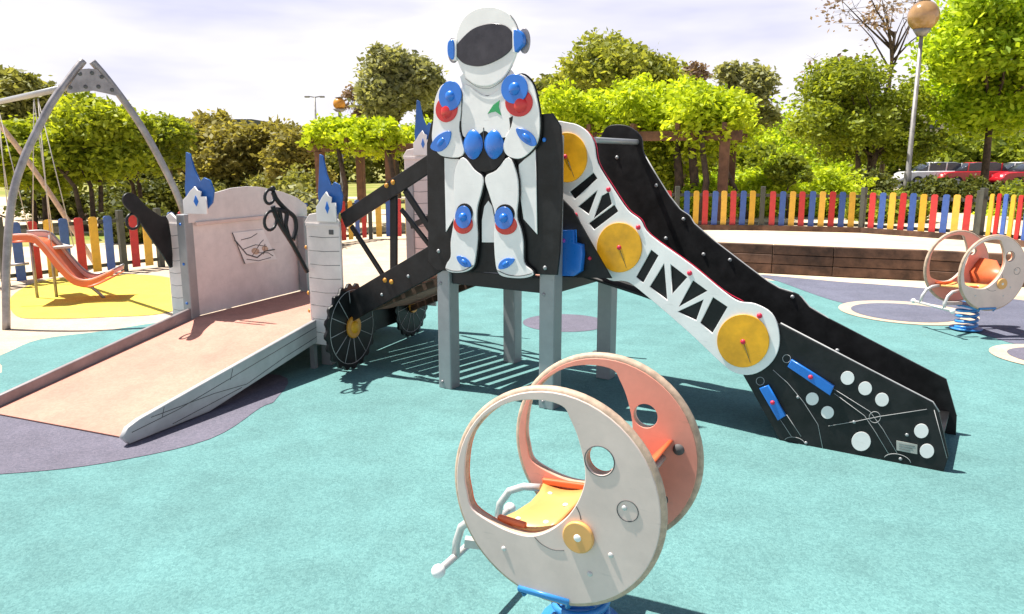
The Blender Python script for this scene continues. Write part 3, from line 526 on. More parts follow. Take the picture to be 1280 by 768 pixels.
# far railing of the bridge
a0 = R(LL-.1, RW+.05); b0_ = T(-.03, TS+.02); fpB = Plane((a0.x, a0.y), (b0_-a0)); LLb = (b0_-a0).length
for nm, (u0, z0), (u1, z1), w_ in (('far_rail', (0, 1.0), (LLb, 1.45), .05), ('far_rail', (0, .36), (LLb, .9), .10), ('far_upright', (LLb*.28, .4), (LLb*.28, 1.1), .06), ('far_upright', (LLb*.62, .6), (LLb*.62, 1.25), .05)):
    d = Vector((u1-u0, z1-z0)).normalized(); n_ = Vector((-d.y, d.x))*w_/2; pa, pb = Vector((u0, z0)), Vector((u1, z1))
    fpB.plate(nm, [[tuple(pa+n_), tuple(pb+n_), tuple(pb-n_), tuple(pa-n_)]], -.012, .012, 'beam' if 'up' in nm else 'black', br, px=False)

# ------------------------------------------------------------------ spring riders
RAx = math.radians(-27); rx = Vector((math.cos(RAx), math.sin(RAx), 0)); ry = Vector((-rx.y, rx.x, 0))
fc = Vector((.132, 2.17, .59)); RC = fc+ry*.24; RC.z = 0
rider = empty('spring_rider', RC, 'round two-panelled spring rider with an orange seat, close up in the foreground', 'spring rider', 'spring riders')
DP = Plane((fc.x, fc.y), rx)
cc = DP.uv(693, 619); RR = .338; CZ = .588
def circ2(c, r, n=56): return [(c[0]+r*math.cos(2*math.pi*k/n), c[1]+r*math.sin(2*math.pi*k/n)) for k in range(n)]
def px2(lst): return [DP.uv(*p) for p in lst]
c0 = (cc[0], CZ)
hole_px = [(594, 634), (587, 612), (584, 588), (588, 553), (600, 528), (618, 512), (642, 501), (668, 498), (692, 501), (708, 508), (715, 521), (724, 542), (731, 568), (734, 590), (732, 606), (724, 626), (710, 645), (690, 660), (668, 667), (645, 663), (620, 652)]
hole = [tuple(p) for p in cat([Vector(p) for p in px2(hole_px)], 4)]
h2 = circ2(DP.uv(752, 574), .043, 28)
import functools
def sidepanel(pl, w_out, w_in, out_mt, in_mt, near):
    """outer board, inner lining"""
    s1 = 1 if near else -1
    a = pl.plate('side_panel', [circ2(c0, RR), hole, h2], *(sorted((w_out, w_out-s1*.010))), out_mt, rider, px=False, bevel=.003)
    b = pl.plate('panel_core', [circ2(c0, RR-.001), hole, h2], *(sorted((w_out-s1*.010, w_in+s1*.006))), 'edge', rider, px=False, bevel=.0005)
    c = pl.plate('lining', [circ2(c0, RR-.004), hole, h2], *(sorted((w_in+s1*.006, w_in))), in_mt, rider, px=False, bevel=.001)
    return a, b, c
def rims(pl):
    MB().tube([pl.W(a, b, 0) for a, b in circ2(c0, RR-.002, 72)], .0165, 8, closed=True).build('rim', 'edge', rider)
near_a, _, _ = sidepanel(DP, .018, -.018, 'greige', 'orange', True)
D2 = Plane((fc+ry*.445)[:2], rx)
far_a, _, far_c = sidepanel(D2, -.018, .018, 'greige', 'salmon', False)
rims(DP); rims(D2)
pa = DP.uv(727, 667); pad = DP.plate('round_pad', [circ2(pa, .05, 36)], .019, .034, 'seat', near_a, px=False, bevel=.004); MB().dome(DP.W(*pa, .034), DP.n, .012, .012, .004).build('bolt_cap', 'white', pad)
MB().tube([DP.W(a, b, .0185) for a, b in circ2(DP.uv(787, 636), .032, 30)], .0016, 6, closed=True).build('ring_groove', 'line', near_a)
MB().tube([DP.P(*tuple(p), .0185) for p in cat([Vector(p) for p in [(671, 668), (680, 677), (694, 684), (708, 685)]], 4, False)], .0014, 6).build('groove', 'line', near_a)
MB().tube([DP.P(*tuple(p), .0185) for p in cat([Vector(p) for p in [(723, 630), (727, 638), (729, 647)]], 4, False)], .0014, 6).build('groove', 'line', near_a)
MB().tube([DP.W(a, b, .0185) for a, b in circ2(DP.uv(752, 574), .046, 30)], .0018, 6, closed=True).build('ring_groove', 'line', near_a)
for p in ((783, 632), (633, 683), (766, 691), (740, 714)): MB().dome(DP.P(*p, .017), DP.n, .009, .009, .006).build('bolt_cap', 'tube', near_a)
for p in ((850, 560), (830, 622)): MB().dome(D2.P(*p, .018), D2.n, .02, .02, .014).build('bolt_cap', 'line', far_c)
# seat pieces spanning between the panels
def rl(u, w, z): v = fc+rx*u+ry*w; v.z = z; return v
su = c0[0]
seatb = MB()
n0, n1, f0, f1 = DP.uv(618, 653), DP.uv(690, 662), D2.uv(682, 600), D2.uv(742, 606)
NPR = 8; vs = []
for i in range(NPR+1):
    t = i/NPR; sag = -.018*math.sin(t*math.pi)
    un = n0[0]+(n1[0]-n0[0])*t; zn = n0[1]+(n1[1]-n0[1])*t+sag; uf = f0[0]+(f1[0]-f0[0])*t; zf = f0[1]+(f1[1]-f0[1])*t+sag
    for th in (0, -.018):
        for k in range(5):
            m_ = k/4; bow = .035*math.sin(m_*math.pi)*(1-t)
            vs.append(rl(un+(uf-un)*m_+bow, .016+.413*m_, zn+(zf-zn)*m_+th))
fs = []
for i in range(NPR):
    for k in range(4): a_ = i*10+k; fs += [(a_, a_+10, a_+11, a_+1), (a_+5, a_+6, a_+16, a_+15)]
    fs += [(i*10, i*10+5, i*10+15, i*10+10), (i*10+4, i*10+14, i*10+19, i*10+9)]
for k in range(4): fs += [(k, k+1, k+6, k+5), (NPR*10+k, NPR*10+5+k, NPR*10+6+k, NPR*10+k+1)]
seatb.add(vs, fs, True); st = seatb.build('seat', 'seat', rider)
for (t, m_) in ((.25, .15), (.75, .15), (.3, .8), (.8, .55)):
    un = n0[0]+(n1[0]-n0[0])*t; uf = f0[0]+(f1[0]-f0[0])*t; z_ = (n0[1]+(n1[1]-n0[1])*t)*(1-m_)+(f0[1]+(f1[1]-f0[1])*t)*m_-.018*math.sin(t*math.pi)
    MB().dome(rl(un+(uf-un)*m_, .016+.413*m_, z_), (0, 0, 1), .010, .010, .006).build('bolt_cap', 'white', st)
MB().bar(rl(n0[0], .026, n0[1]+.006), rl((n0[0]+n1[0])/2, .026, (n0[1]+n1[1])/2-.012), .02, .02).build('seat_edge', 'orange', rider, bevel=.006)
MB().bar(rl(f0[0], .42, f0[1]+.006), rl(f1[0], .42, f1[1]+.0), .02, .022).build('seat_edge', 'orange', rider, bevel=.005)
# curved orange shield at the solid side
sh = [D2.uv(*p) for p in ((812, 634), (808, 612), (800, 586), (818, 566), (838, 548))]; vs = []
for i, (u, z) in enumerate(sh):
    k = (.02, .01, .0, .10, .22)[i]
    vs += [rl(u, .016+k, z), rl(u, .429, z), rl(u+.016, .429, z), rl(u+.016, .016+k, z)]
fs = []
for i in range(len(sh)-1):
    for k in range(4): fs.append((i*4+k, (i+1)*4+k, (i+1)*4+(k+1) % 4, i*4+(k+1) % 4))
n = len(sh); MB().add(vs, fs+[(0, 1, 2, 3), (4*n-1, 4*n-2, 4*n-3, 4*n-4)], True).build('back_shield', 'orange', rider)
MB().tube([rl(su+.215, .0, .60), rl(su+.215, .445, .60)], .012, 12).build('grip_bar', 'tube', rider)
MB().tube([rl(su+.16, .0, .40), rl(su+.16, .445, .40)], .012, 12).build('cross_bar', 'tube', rider)
# foot rest bars
MB().tube([rl(su-.27, .07, .42), rl(su-.33, .07, .41), rl(su-.375, .07, .37), rl(su-.395, .07, .31), rl(su-.40, .07, .255)], .014, 12).build('foot_rest_arm', 'tube', rider)
MB().tube([rl(su-.22, .38, .42), rl(su-.29, .38, .41), rl(su-.35, .38, .38), rl(su-.39, .38, .32), rl(su-.40, .38, .255)], .014, 12).build('foot_rest_arm', 'tube', rider)
MB().tube([rl(su-.40, -.03, .255), rl(su-.40, .47, .255)], .013, 12).build('foot_rest_bar', 'tube', rider)
for w_ in (-.04, .48): MB().dome(rl(su-.40, w_, .255), -ry if w_ < 0 else ry, .024, .024, .024, full=True).build('foot_rest_cap', 'white', rider)
MB().bar(rl(su-.38, .10, .30), rl(su-.10, .22, .27), .03, .03).build('brace', 'tube', rider)
# underside frame and spring
MB().obox(rl(su, .22, .245), rx*.08, ry*.17, (0, 0, .012)).build('base_plate', 'springblue', rider, bevel=.006)
MB().tube([rl(su-.1, .0, .235), rl(su-.11, -.02, .262), rl(su+.06, -.02, .262), rl(su+.05, .0, .235)], .010, 8).build('base_frame', 'springblue', rider)
MB().tube([rl(su+.09*math.cos(t), .24+.09*math.sin(t), .012+.235*t/(2*math.pi*4.5)) for t in [i*2*math.pi/20 for i in range(91)]], .014, 8).build('spring', 'springblue', rider)
MB().tube([rl(su, .24, .016), rl(su, .24, .03)], .14, 24).build('anchor_plate', 'springblue', rider)
far = copy_tree(rider); far['label'] = 'distant round spring rider with salmon lining on a blue spring near the retaining wall'
fr = gp(1207, 413); far.location = (fr.x, fr.y, 0); far.rotation_euler = (0, 0, math.radians(37))

# ------------------------------------------------------------------ swing frame and toddler slide on the left
sw = empty('swing_set', (-4.2, 7.9, 0), 'grey steel swing frame with curved A-shaped legs on the far left', 'swing set')
F1 = gp(8, 412); F2 = Vector((-3.45, 8.55, 0)); ap = Plane((F1.x, F1.y), (F2-F1))
def path(pts, n=5): return [tuple(p) for p in cat([Vector(p) for p in pts], n, False)]
MB().tube([ap.P(*p) for p in path([(8, 412), (8, 330), (15, 250), (29, 201), (47, 162), (65, 128), (86, 99), (104, 76)])], .036, 12).build('leg', 'steel_d', sw)
MB().tube([ap.P(*p) for p in path([(115, 77), (130, 94), (154, 125), (177, 159), (198, 196), (221, 243), (237, 290), (246, 340), (250, 378)])], .036, 12).build('leg', 'steel_d', sw)
cpl = ap.plate('top_plate', [[(82, 113), (96, 92), (101, 87), (118, 87), (124, 93), (146, 116), (142, 120), (115, 114), (88, 117)]], .034, .05, 'steel_d', sw, smooth=2)
for p in ((98, 93), (113, 92), (125, 97), (86, 110), (105, 109), (121, 109), (138, 113)): ap.domeat(*p, .02, .014, .05, 'bolt', 'line', cpl)
apx = ap.P(109, 104); apf = Vector((-7.3, 10.75, apx.z-.02))
MB().tube([apx, apf], .034, 12).build('beam', 'steel', sw)
ap2 = Plane((apf.x, apf.y), (F2-F1))
du = (F2-F1).normalized()
for s_ in (-1, 1):
    MB().tube([apf+du*s_*t*1.25*(1-.12*(1-t))+Vector((0, 0, -apf.z*(t**1.35))) for t in [i/10 for i in range(11)]], .036, 10).build('leg', 'edge', sw)
# swing with two seats, hung from the beam
for i, t in enumerate((.40, .80)):
    c = apx.lerp(apf, t); bd = (apf-apx); bd.z = 0; bd.normalize(); off = bd*.26
    s = empty('hanging_swing', (c.x, c.y, .45), ('nearer' if i == 0 else 'farther')+' swing hanging on pale ropes from the grey beam at far left', 'swing', 'swings on the frame')
    for k in (-1, 1):
        for m in (-1, 1):
            MB().tube([(c.x+off.x*k*.3, c.y+off.y*k*.3, c.z-.05), (c.x+off.x*k*1.4+m*.13, c.y+off.y*k*1.4, .62)], .006, 6).build('rope', 'rope', s)
    MB().obox((c.x, c.y, .60), off*1.1, Vector((off.y, -off.x, 0))*.5, (0, 0, .015)).build('seat', 'rope', s, bevel=.01)
# toddler slide
tO = Vector((-5.0, 8.75, 0)); tdv = Vector((.97, .24, 0)); tsl = Plane(tO[:2], tdv)
ts = empty('toddler_slide', (-5.1, 8.75, 0), 'small orange and red toddler slide in front of the striped fence', 'slide')
lowp = path([(24, 293), (50, 293), (64, 304), (84, 328), (102, 345), (122, 347), (149, 335)], 4)
pts2 = [tsl.uv(*p) for p in lowp]
for (wk, mt) in ((.24, 'orange'), (-.24, 'greige')):
    n_ = len(pts2); lp = [(a, b+.0) for a, b in pts2]+[(a-.01, b-(.045+.05*min(1, max(0, (1-abs(i/(n_-1)-.45)*2.2))))) for i, (a, b) in reversed(list(enumerate(pts2)))]
    tsl.plate('side_rail', [lp], wk-.012, wk+.012, mt, ts, px=False, bevel=.003)
MB().tube([tsl.W(a, b+.01, -.24) for a, b in pts2], .014, 8).build('rim', 'steel_d', ts); MB().tube([tsl.W(a, b+.01, .24) for a, b in pts2], .014, 8).build('rim', 'salmon', ts)
cm = MB(); vs = []
for a, b in pts2: vs += [tsl.W(a, b-.06, .226), tsl.W(a, b-.06, -.226), tsl.W(a, b-.075, -.226), tsl.W(a, b-.075, .226)]
n_ = len(pts2); cm.add(vs, [(i*4+k, i*4+(k+1) % 4, (i+1)*4+(k+1) % 4, (i+1)*4+k) for i in range(n_-1) for k in range(4)]+[(3, 2, 1, 0), (4*n_-4, 4*n_-3, 4*n_-2, 4*n_-1)], True); cm.build('chute', 'orange', ts)
for a, wk in ((pts2[0][0]+.04, -.2), (pts2[5][0], -.2)): MB().tube([tsl.W(a, 0, wk), tsl.W(a, .74, wk)], .018, 8).build('leg', 'steel_d', ts)
a = pts2[18][0]; MB().tube([tsl.W(a, b_, 0) if False else tsl.W(a+c_, b_, 0) for c_, b_ in ((0, .24), (.03, .12), (.10, .05), (.14, .0))], .018, 8).build('leg', 'steel_d', ts)
MB().tube([tsl.P(14, 329, .25), tsl.P(46, 326, .25)], .014, 8).build('step_bar', 'steel_d', ts)

# ------------------------------------------------------------------ fences
slatmesh = {}
def slat_obj(parent, mt, w_, h, p, ang, z):
    key = (mt, w_, h)
    if key not in slatmesh:
        me = bpy.data.meshes.new('slat'); b = MB(); hw = w_/2
        o = [(-hw, 0), (hw, 0), (hw, h-.02), (hw*.55, h), (-hw*.55, h), (-hw, h-.02)]
        vs = [(x, -.009, zz) for x, zz in o]+[(x, .009, zz) for x, zz in o]
        me.from_pydata(vs, [], [(0, 1, 2, 3, 4, 5), (11, 10, 9, 8, 7, 6)]+[(i, i+6, (i+1) % 6+6, (i+1) % 6) for i in range(6)]); me.materials.append(M[mt]); slatmesh[key] = me
    o = bpy.data.objects.new('slat', slatmesh[key]); COL.objects.link(o); o.parent = parent
    L_ = wl(parent); o.location = (p[0]-L_.x, p[1]-L_.y, z-L_.z); o.rotation_euler = (0, random.uniform(-.012, .012), ang)
def fence(pts, z0, h, wslat, pitch, seq, label, postgap=1.3, start=0, rail='greypost'):
    P_ = [Vector((p[0], p[1], 0)) for p in pts]; root = empty('slat_fence', (*P_[0][:2], z0), label, 'fence')
    k = start
    for a, b in zip(P_, P_[1:]):
        d = b-a; Lg = d.length; u = d.normalized(); ang = math.atan2(u.y, u.x); side = Vector((u.y, -u.x, 0))
        npan = max(1, round(Lg/postgap)); pl_ = Lg/npan
        for j in range(npan+1):
            c = a+u*pl_*j
            if j < npan or b is P_[-1]: MB().box((0, 0, 0), (0, 0, 0)) if False else MB().obox((c.x, c.y, z0+(h+.09)/2), u*.04, side*.04, (0, 0, (h+.09)/2)).build('post', 'greypost', root, bevel=.006)
            if j < npan:
                q0 = c+u*.05+side*-.03; q1 = c+u*(pl_-.05)+side*-.03
                for zz in (.12, h-.06): MB().bar((q0.x, q0.y, z0+zz), (q1.x, q1.y, z0+zz), .03, .05).build('rail', rail, root)
                m = int((pl_-.12)/pitch); sft = (pl_-m*pitch)/2
                for i in range(m):
                    p = c+u*(sft+(i+.5)*pitch)
                    slat_obj(root, seq[k % len(seq)], wslat, h-.03+random.uniform(-.006, .006), (p.x, p.y), ang, z0+.045); k += 1
    return root
fl = [(-10.5, 5.4), tuple(gp(8, 358)[:2]), tuple(gp(156, 339.5)[:2]), tuple(gp(202, 334)[:2])]
dirl = Vector(fl[3])-Vector(fl[1]); dirl.normalize()
e_ = Vector(fl[3])
fl += [(e_.x+dirl.x*1.5, e_.y+dirl.y*1.7), (-2.9, 15.6), (-1.2, 16.0)]
fence(fl[:4]+[fl[4]], .0, .80, .115, .20, ['s_blue', 's_red', 's_yellow'], 'striped slat fence of wide red, blue and yellow boards behind the yellow patch', 1.95)
fence([fl[4], fl[5], fl[6]], .0, .80, .115, .20, ['s_blue', 's_red', 's_yellow'], 'stretch of striped slat fence seen through the truss bridge railing', 1.95)
fz = [gp(x, y, TZ) for x, y in ((845, 287), (951, 288), (1076, 291), (1219, 301), (1300, 311))]
dz = (fz[0]-fz[1]).normalized(); dz2 = (fz[4]-fz[3]).normalized()
fence([(fz[0]+dz*1.4)[:2], fz[0][:2], fz[1][:2], fz[2][:2], fz[3][:2]], TZ, .66, .095, .158, ['s_yellow', 's_red', 's_blue'], 'low slat fence of red, blue and yellow boards on the terrace behind the slide', 1.55)
fence([(fz[3]+dz2*.06)[:2], (fz[4])[:2], (fz[4]+dz2*2)[:2]], TZ, .70, .07, .12, ['s_yellow', 's_red', 's_blue'], 'right-hand end of the striped fence with narrower boards behind the distant spring rider', 1.4)
for a, b in zip(fz, fz[1:]+[fz[4]+dz2*2]):
    pass
kb = empty('edging_board', (fz[1].x, fz[1].y, TZ), 'dark brown edging board running along the foot of the right-hand slat fence', 'edging')
pts_ = [fz[0]+dz*1.4]+fz+[fz[4]+dz2*2]
for a, b in zip(pts_, pts_[1:]):
    sd_ = Vector(((b-a).y, -(b-a).x, 0)).normalized()*.05
    MB().bar(a+sd_+Vector((0, 0, .045)), b+sd_-(b-a).normalized()*.006+Vector((0, 0, .045)), .03, .09).build('board', 'wood', kb)
# retaining wall of timber sleepers
rw = empty('retaining_wall', (wb[3].x, wb[3].y, 0), 'low dark brown timber retaining wall below the striped fence', 'wall')
for a, b in zip(wb, wb[1:]):
    d = b-a; n_ = max(1, round(d.length/1.25)); u = d.normalized(); sd_ = Vector((u.y, -u.x, 0))
    for cse in range(3):
        m_ = n_ if cse % 2 == 0 else max(1, n_-1)
        for j in range(m_):
            p = a+d*(j/m_)+u*.004; q_ = a+d*((j+1)/m_)-u*.004; o_ = -sd_*(.055+random.uniform(-.006, .006)); h_ = (TZ+.012)/3
            MB().bar(p+o_+Vector((0, 0, h_*(cse+.5))), q_+o_+Vector((0, 0, h_*(cse+.5))), .11, h_-.008).build('sleeper', 'wood', rw, bevel=.008)

# ------------------------------------------------------------------ vegetation
LM = dict(lime=leafmat('lime_leaves', (.26, .36, .015), (.70, .82, .05), .5, .8), green=leafmat('green_leaves', (.085, .13, .015), (.40, .47, .05), .5, .9), olive=leafmat('olive_leaves', (.13, .15, .04), (.40, .41, .13), .45, .8),
 brown=leafmat('olive_brown_leaves', (.19, .175, .045), (.46, .42, .13), .45, .7), dark=leafmat('dark_leaves', (.045, .065, .015), (.20, .22, .045), .35, 1.1), grey=leafmat('grey_green_leaves', (.17, .19, .09), (.46, .47, .24), .45, .8), bright=leafmat('bright_leaves', (.20, .33, .015), (.66, .80, .05), .5, .9), dry=leafmat('dry_pods', (.16, .10, .07), (.40, .29, .22), .3, 1), mix=leafmat('yellow_green_leaves', (.15, .21, .018), (.56, .64, .05), .5, .8), soft=leafmat('soft_green_leaves', (.14, .18, .03), (.46, .49, .10), .5, .8))
M.update(LM)
def leaves(blobs, n, size, gap=.42, flat=1.0, droop=0, inner=.35):
    n = int(n*1.75); size *= .62
    bl = np.array([(b[0], b[1], b[2], b[3], b[4] if len(b) > 4 else b[3]) for b in blobs]); wgt = bl[:, 3]**2; wgt /= wgt.sum()
    per = 26; K = max(40, n//per); idx = rng.choice(len(bl), K, p=wgt); d = rng.normal(size=(K, 3)); d /= np.linalg.norm(d, axis=1)[:, None]
    r = np.clip(1.08-np.abs(rng.normal(size=K))*inner, .1, 1.15); R2 = np.stack([bl[idx, 3], bl[idx, 3], bl[idx, 4]], 1)
    cc_ = bl[idx, :3]+d*r[:, None]*R2
    cr_ = (bl[idx, 3]*.17*rng.uniform(.6, 1.5, K)+size*.9)[:, None]
    k_ = rng.integers(0, K, n); g_ = rng.normal(size=(n, 3)); g_[:, 2] *= .62
    c = cc_[k_]+g_*cr_[k_]*.8
    c[:, 2] += .25*np.abs(g_[:, 0])*0-(.35*cr_[k_, 0]*(g_[:, 0]**2+g_[:, 1]**2)*.4)
    if droop: c[:, 2] -= (rng.random(K)**2*droop*(rng.random(K) < .6))[k_]*rng.random(n)
    m = n
    a = rng.normal(size=(m, 3)); a[:, 2] *= .6; a /= np.linalg.norm(a, axis=1)[:, None]; b = rng.normal(size=(m, 3)); b -= a*(a*b).sum(1)[:, None]; b /= np.linalg.norm(b, axis=1)[:, None]
    sz = size*(.6+.8*rng.random(m))[:, None]
    V = np.stack([c-a*sz, c+b*sz*.5, c+a*sz, c-b*sz*.5], 1).reshape(-1, 3)
    return V, m
def leaf_mesh(name, V, m, mt, parent, **kw):
    o = wl(parent) if parent is not None else Vector((0, 0, 0))
    V = V-np.array(o); me = bpy.data.meshes.new(name); me.vertices.add(4*m); me.vertices.foreach_set('co', V.astype(np.float32).ravel())
    me.loops.add(4*m); me.loops.foreach_set('vertex_index', np.arange(4*m, dtype=np.int32)); me.polygons.add(m)
    me.polygons.foreach_set('loop_start', np.arange(0, 4*m, 4, dtype=np.int32)); me.polygons.foreach_set('loop_total', np.full(m, 4, dtype=np.int32)); me.update(); me.validate()
    return link(name, me, mt, parent, **kw)
def crown_blobs(c, rx_, rz, k, sub=.45):
    out = []
    for _ in range(k):
        d = Vector((random.gauss(0, 1), random.gauss(0, 1), random.gauss(0, 1))).normalized()*random.uniform(.40, .92)
        r = rx_*sub*.82*random.uniform(.55, 1.15); out.append((c[0]+d.x*rx_, c[1]+d.y*rx_, c[2]+d.z*rz, r, r*.75))
    return out
def tree(name, base, height, crx, crz, mt, n, lsize, label, cat_='tree', group=None, trunk_r=.12, k=18, lean=(0, 0), gap=.42, zc=None, sub=.45, multi=1, sparse=False, bark='bark'):
    base = Vector(base); root = empty(name, base, label, cat_, group)
    cz = zc if zc is not None else height-crz; c = Vector((base.x+lean[0], base.y+lean[1], base.z+cz))
    blobs = crown_blobs(c, crx, crz, k, sub)
    tb = MB()
    for mI in range(multi):
        o_ = Vector((random.uniform(-1, 1)*.25*(multi > 1), random.uniform(-.2, .2)*(multi > 1), 0)); mid = base.lerp(c, .5)+o_*1.6+Vector((random.uniform(-.1, .1), 0, 0)); c2 = c+o_*3; c2.z -= crz*.5
        tb.tube([base+o_-Vector((0, 0, .05)), base.lerp(mid, .5)+o_*.6, mid, c2], [trunk_r, trunk_r*.8, trunk_r*.7, trunk_r*.5], 9)
        for b in blobs[mI::multi]:
            bc = Vector(b[:3]); st_ = mid.lerp(c2, random.uniform(.3, 1)); md = st_.lerp(bc, .5)+Vector((random.uniform(-.12, .12), random.uniform(-.12, .12), .1))*crx*.5
            tb.tube([st_, md, bc], [trunk_r*.42, trunk_r*.25, trunk_r*.08], 6)
            for _ in range(5 if sparse else 2):
                e = bc+Vector((random.gauss(0, 1), random.gauss(0, 1), random.gauss(0, 1))).normalized()*b[3]*.95; tb.tube([bc, e], [trunk_r*.09, trunk_r*.03], 4)
    tb.build('trunk', bark, root)
    V, m = leaves(blobs, n, lsize, gap); leaf_mesh('crown', V, m, mt, root)
    return root
def px_tree(name, px, ytop, ybot, wpx, dist, mt, n, ls, label, zbase=0, **kw):
    top = dp(px, ytop, dist); bot = dp(px, ybot, dist); h = top.z-zbase; crz = (top.z-bot.z)/2; s_ = dist/FPX*1.01
    return tree(name, (top.x, top.y, zbase), h, wpx/2*s_, crz, mt, n, ls, label, **kw)
def bush(px, ytop, wpx, dist, mt, n, ls, label, zbase=0, name='bush', group=None, k=7, hmin=None):
    top = dp(px, ytop, dist); s_ = dist/FPX; hw = wpx/2*s_; h = max(.25, top.z-zbase); root = empty(name, (top.x, top.y, zbase), label, 'bush', group)
    bl = []
    for i in range(k):
        r = h*.38*random.uniform(.8, 1.2); x = random.uniform(-1, 1)*max(.01, hw-r*.7); bl.append((top.x+x, top.y+random.uniform(-.5, .5)*min(hw, 1.5), zbase+random.uniform(.3, .68)*h*(1-.25*abs(x)/max(hw, .1)), r*1.1, r))
    tb = MB()
    for b in bl: tb.tube([(top.x+(b[0]-top.x)*.5, b[1], zbase-.03), (b[0], b[1], b[2])], [.03, .012], 5)
    tb.build('stem', 'bark', root)
    V, m = leaves(bl, n, ls, .3, inner=.4); V[:, 2] = np.maximum(V[:, 2], zbase+.01); leaf_mesh('foliage', V, m, mt, root)
    return root
# left
px_tree('leafy_tree', 32, 150, 232, 130, 21, 'mix', 9000, .13, 'leftmost yellow-green tree behind the swing frame', trunk_r=.07, multi=2)
px_tree('leafy_tree', 108, 128, 226, 120, 20, 'mix', 12000, .12, 'yellow-green tree framed inside the curved legs of the swing frame', trunk_r=.07, multi=3)
px_tree('leafy_tree', 172, 138, 228, 90, 22, 'green', 8000, .12, 'mid-green tree just right of the swing frame top, before the olive bushes', trunk_r=.07, multi=2)
px_tree('dark_tree', 5, 84, 175, 85, 33, 'olive', 6000, .2, 'tall dark olive tree cut by the left edge of the photo above the swing beam')
px_tree('dark_tree', 56, 104, 180, 75, 36, 'dry', 3500, .2, 'thin reddish-brown tree showing above the swing beam')
px_tree('cypress_tree', 205, 134, 215, 13, 38, 'dark', 3000, .14, 'narrow dark cypress left of the olive-brown bushes', k=14, sub=.9)
px_tree('olive_brown_tree', 250, 151, 245, 110, 27, 'brown', 9000, .16, 'left of the three olive-brown shrubby trees behind the off-white wall', trunk_r=.08, multi=2)
px_tree('olive_brown_tree', 312, 143, 245, 120, 26, 'brown', 11000, .16, 'middle and tallest of the three olive-brown shrubby trees behind the off-white wall', trunk_r=.08, multi=3)
px_tree('olive_brown_tree', 362, 154, 245, 80, 24, 'brown', 7000, .15, 'right of the three olive-brown shrubby trees, next to the pergola', trunk_r=.08, multi=2)
for i, (x, y, w_, d_, m_, t_) in enumerate(((60, 226, 200, 25, 'dark', 'dark hedge strip under the leftmost yellow-green trees'), (190, 222, 130, 26, 'dark', 'dark hedge under the mid-green tree right of the swing'), (290, 214, 170, 25, 'olive', 'olive hedge below the olive-brown trees'), (375, 212, 70, 21, 'olive', 'round olive bush beside the left pergola post'), (372, 238, 45, 15, 'grey', 'small grey-green bush just above the front plank post'), (168, 250, 45, 17, 'dark', 'small dark shrub behind the left slat fence'))):
    bush(x, y, w_, d_, m_, 4500, .12, t_, k=9)
# centre back
px_tree('round_tree', 493, 52, 165, 115, 33, 'grey', 11000, .2, 'round grey-green tree standing above the left pergola', k=18, gap=.36)
px_tree('round_tree', 543, 98, 160, 40, 38, 'olive', 3000, .2, 'small olive tree top close to the astronaut left shoulder')
px_tree('round_tree', 760, 40, 140, 150, 30, 'soft', 13000, .2, 'broad mid-green tree rising behind the wisteria right of the astronaut', k=20, gap=.36)
px_tree('round_tree', 690, 96, 160, 70, 32, 'olive', 4000, .2, 'lower olive tree hidden partly by the astronaut board')
px_tree('round_tree', 914, 62, 190, 95, 25, 'grey', 12000, .15, 'pale grey-green tree right of the hanging wisteria', k=16, gap=.36, trunk_r=.14)
px_tree('thin_tree', 862, 62, 130, 40, 34, 'dry', 500, .16, 'almost bare thin tree between the broad green tree and the pale tree', sparse=True, trunk_r=.06)
px_tree('thin_tree', 447, 100, 160, 36, 36, 'dry', 500, .16, 'bare pinkish twiggy tree beside the small orange globe lamp', sparse=True, trunk_r=.06)
for i, (x, y, w_, d_, m_, t_) in enumerate(((975, 136, 90, 34, 'bright', 'light green tall shrub far right of the wisteria'), (1018, 140, 60, 36, 'lime', 'yellowish tall shrub just left of the round green tree'), (940, 176, 80, 30, 'green', 'mid-green shrub below the pale grey-green tree'))):
    bush(x, y, w_, d_, m_, 6000, .15, t_, TZ, k=9, name='tall_shrub')
# right
px_tree('leaning_tree', 1095, 74, 218, 165, 23, 'green', 17000, .11, 'round green tree with dark leaning trunks left of the tall globe lamp', zbase=TZ, k=22, multi=3, trunk_r=.10, gap=.36)
px_tree('bright_tree', 1262, -40, 178, 180, 24, 'bright', 24000, .14, 'large bright yellow-green tree filling the upper right corner', zbase=TZ, k=24, trunk_r=.12, gap=.34)
px_tree('seed_pod_tree', 1125, -30, 62, 150, 28, 'dry', 300, .12, 'nearly leafless tree with brown pods at the top right behind the lamp globe', zbase=TZ, k=14, sparse=True, trunk_r=.09, gap=.3)
px_tree('spray_tree', 1035, 62, 125, 60, 27, 'dry', 60, .14, 'bare brown spray of branches left of the round green tree', zbase=TZ, sparse=True, trunk_r=.07, gap=.3)
px_tree('young_tree', 990, 190, 228, 46, 17, 'green', 3500, .09, 'small young green tree right behind the striped fence', zbase=TZ, trunk_r=.03, k=8)
HG = [(905, 206, 80, 19, 'bright', 'bright green low bush beside the leaning trunk of the pale tree'), (955, 212, 90, 17.5, 'lime', 'lime low bush left of the young tree'), (1035, 206, 90, 18, 'lime', 'lime low bush right of the young tree'), (1000, 186, 140, 26, 'bright', 'bright green hedge far behind the young tree'), (1080, 212, 60, 20, 'dark', 'dark low hedge under the round green tree'), (1180, 217, 70, 21, 'dark', 'dark low hedge right of the lamp post'), (1250, 220, 90, 21, 'dark', 'dark low hedge below the red car at right'), (1112, 232, 90, 17, 'green', 'green low bush at the foot of the round green tree'), (880, 226, 70, 15.5, 'bright', 'bright bush just above the left end of the right-hand fence'), (1340, 214, 90, 19, 'green', 'green hedge at the right edge of the photo')]
